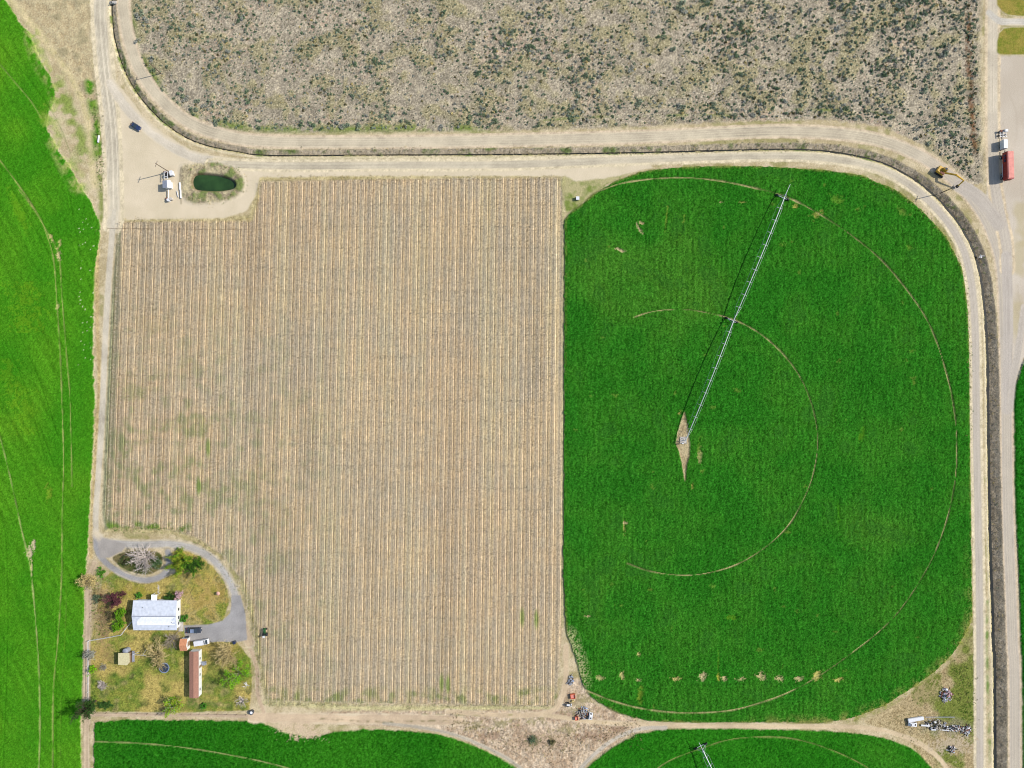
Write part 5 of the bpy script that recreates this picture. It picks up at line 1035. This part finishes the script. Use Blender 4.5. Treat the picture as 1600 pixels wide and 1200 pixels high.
def bin_(px, py, s_, label):
    x_, y_, _ = W(px, py, .5); h = empty('orange_bin', (x_, y_, 0), .1, label, 'bin', 'orange field bins'); mb = MB()
    for a, b, c_, d_ in ((-1, 0, .1, 2), (1, 0, .1, 2), (0, -1, 2, .1), (0, 1, 2, .1)): mb.box((a*s_*.5, b*s_*.5, .45), (c_*s_*.5+.02, d_*s_*.5+.02, .8))
    mb.build('walls', M['obin'], h); MB().box((0, 0, .3), (s_*.92, s_*.92, .4)).build('contents', M['salmon'], h)
bin_(895, 1088, 1.5, 'larger orange bin near the lower left corner of the big green field'); bin_(901, 1122.5, 1.05, 'smaller orange bin left of the scrap heap')
x_, y_, _ = W(895, 1095.5, .3); o = MB().box((0, 0, .3), (.9, .5, .5)).build('straw_bale', M['straw'], None, bevel=.06); o.location = (x_, y_, 0); tag(o, 'small yellow bale touching the larger orange bin', 'bale')
x_, y_, _ = W(888, 1101.5, .8); h = empty('sprayer', (x_, y_, 0), R(-4), 'white tank sprayer with black wheels below the larger orange bin', 'sprayer')
MB().tube((-.6, 0, .95), (.5, 0, .95), .36, .36, 12).build('tank', M['white'], h, bevel=.03); MB().box((.1, 0, .45), (1.9, .5, .12)).build('frame', M['dark'], h); MB().box((1.0, .25, .6), (.4, .3, .5)).build('pump', M['white'], h); MB().box((1.0, -.35, .6), (.5, .25, .4)).build('toolbox', M['white'], h)
for sg in (-1, 1): MB().tube((-.1, sg*.5, .42), (-.1, sg*.75, .42), .42, .42, 14).build('wheel', M['dark'], h)
# scrap heaps
def heap(name, px, py, rx, ry, n, label, mats_, seed, hgt=.8, cat='scrap heap'):
    g = np.random.default_rng(seed); mb = MB()
    for k_ in range(n):
        a = g.uniform(0, 6.28); q = g.random()**.6; xx, yy = rx*q*math.cos(a), ry*q*math.sin(a); zz = hgt*(1-q)*g.uniform(.3, 1)+.1
        mi = int(g.integers(0, len(mats_)))
        if g.random() < .5: mb.box((xx, yy, zz), (g.uniform(.3, 1.1), g.uniform(.15, .5), g.uniform(.1, .4)), mi, g.uniform(0, 3.14), 1, 1, g.uniform(-.4, .4))
        else:
            b = g.uniform(0, 6.28); l_ = g.uniform(.4, 1.4); mb.tube((xx, yy, zz), (xx+l_*math.cos(b), yy+l_*math.sin(b), max(.05, zz+g.uniform(-.4, .4))), g.uniform(.04, .14), None, 6, mi)
    x_, y_, _ = W(px, py, .4); o = mb.build(name, mats_, None); o.location = (x_, y_, 0); return tag(o, label, cat)
g1 = [M['grey'], M['white'], M['dark'], M['rust'], M['rock'], M['rock']]
heap('scrap_heap', 911, 1115, 2.4, 2.0, 80, 'grey scrap heap between the smaller orange bin and the white car shell', [M['grey'], M['bluish'], M['rock'], M['rust'], M['rock'], M['dark']], 1)
heap('scrap_heap', 892, 1064, .8, 2.0, 40, 'grey narrow scrap heap beside the end of the pivot wheel track', [M['grey'], M['bluish'], M['dark'], M['rock']], 2)
heap('scrap_heap', 1479, 1086, 2.2, 2.3, 90, 'round blue and white scrap heap in the weedy triangle', [M['grey'], M['white'], M['rock'], M['rust'], M['bluish'], M['pinkb']], 3, 1.2)
heap('scrap_heap', 1487, 1171, 1.4, 1.2, 40, 'small blue-white scrap heap nearest the bottom right corner', g1, 4)
heap('scrap_heap', 1462, 1133, 3.6, 1.7, 130, 'long low scrap heap in the middle of the junk row', [M['grey'], M['rock'], M['rock'], M['weed'], M['wood'], M['white'], M['dark']], 5, .6)
heap('scrap_heap', 1491, 1139, 3.0, 1.0, 90, 'grey scrap heap left of the canal road end of the junk row', g1, 6, .6)
heap('scrap_heap', 1510, 1141, 1.8, 1.5, 90, 'dark scrap heap closest to the grey canal road', [M['grey'], M['dark'], M['rust'], M['white'], M['rock']], 7, .7)
def shell(px, py, rz, L_, label):
    x_, y_, _ = W(px, py, .6); h = empty('car_shell', (x_, y_, 0), rz, label, 'scrap car'); a = L_/2
    MB().prof([(-a, .3), (-a, .7), (a-.8, .75), (a, .6), (a, .3)], 1.3).build('body', M['white'], h, bevel=.04)
    MB().prof([(-a+.2, .72), (-a+.5, 1.1), (.2, 1.1), (.6, .74)], 1.15, 0, .85, .9).build('cabin', M['white'], h, bevel=.03)
    MB().box((-a+.75, 0, 1.13), (.4, .5, .04)).build('roof_opening', M['dark'], h); MB().box((.85, 0, .79), (.4, .6, .04)).build('engine_opening', M['dark'], h)
    for x2 in (-a+.5, a-.6):
        for sg in (-1, 1): MB().tube((x2, sg*.5, .28), (x2, sg*.68, .28), .28, .28, 12).build('wheel', M['dark'], h)
shell(1426, 1132, R(-5), 3.0, 'small white car shell with dark openings at the left end of the junk row'); shell(923, 1119, R(80), 2.4, 'small white car shell at the right side of the grey scrap heap')
o = MB().prof([(-2.7, .5), (-2.2, .1), (2.2, .1), (2.9, .8), (-2.7, .9)], 1.25, 0, 1, None).build('boat_hull', M['white'], None, bevel=.1); x_, y_, _ = W(1430.5, 1124, .6); o.location = (x_, y_, 0); o.rotation_euler = (0, 0, R(9)); tag(o, 'long white hull lying above the white car shell in the junk row', 'boat')
for px_, py_, L_, w_, rz, lb in ((1446, 1134, 3.0, .5, -4, 'white panel lying right of the white car shell'), (1488, 1138, 3.8, .28, 3, 'thin white beam in the right part of the junk row'), (1476, 1141, 3.2, .25, -4, 'thin cream beam below the long low scrap heap'), (1459, 1140.5, 1.6, .4, 0, 'short white board at the lower edge of the long scrap heap')):
    mb = MB().box((0, 0, .35), (L_, w_, .12)).box((0, w_*.5, .3), (L_*.96, .05, .25)).box((-L_*.3, 0, .15), (.12, w_, .28)).box((L_*.3, 0, .15), (.12, w_, .28)); o = mb.build('metal_panel', M['white'], None, bevel=.02)
    x_, y_, _ = W(px_, py_, .4); o.location = (x_, y_, 0); o.rotation_euler = (0, 0, R(rz)); tag(o, lb, 'panel', 'boards and panels of the junk row')
o = MB().tube((-5, 0, .2), (5, 0, .2), .12, .12, 8).build('irrigation_pipe', M['grey']); x_, y_, _ = W(1468, 1120, 0); o.location = (x_, y_, 0); tag(o, 'long thin grey pipe lying above the junk row', 'pipe')
# culvert gate over the canal at the top
x_, y_, _ = W(176, 3, .5); h = empty('canal_gate', (x_, y_, 0), 0, 'small grey concrete gate across the canal at the top edge', 'canal gate')
MB().box((0, 0, .1), (2.4, .9, .5)).build('deck', M['concrete'], h, bevel=.03); MB().box((0, -.5, .5), (1.3, .1, 1.0)).build('gate_panel', M['steel'], h); MB().tube((0, -.5, .9), (0, -.5, 1.5), .04).build('screw', M['dark'], h); MB().tube((0, -.5, 1.4), (0, -.5, 1.45), .25, .25, 12).build('hand_wheel', M['dark'], h)
x_, y_, _ = W(1533, 401, 0); o = heap('scrap_heap', 1533, 401, .6, .4, 10, 'little white rubble on the inner canal bank near the right bend', [M['white'], M['rock']], 9, .3, 'rubble')
x_, y_, _ = W(153, 217, .4); o = MB().tube((0, -1.2, .3), (.3, 1.2, .3), .3, .3, 10).build('culvert_pipe', M['white']); o.location = (x_, y_, 0); tag(o, 'short white culvert pipe in the green ditch left of the main lane', 'pipe')
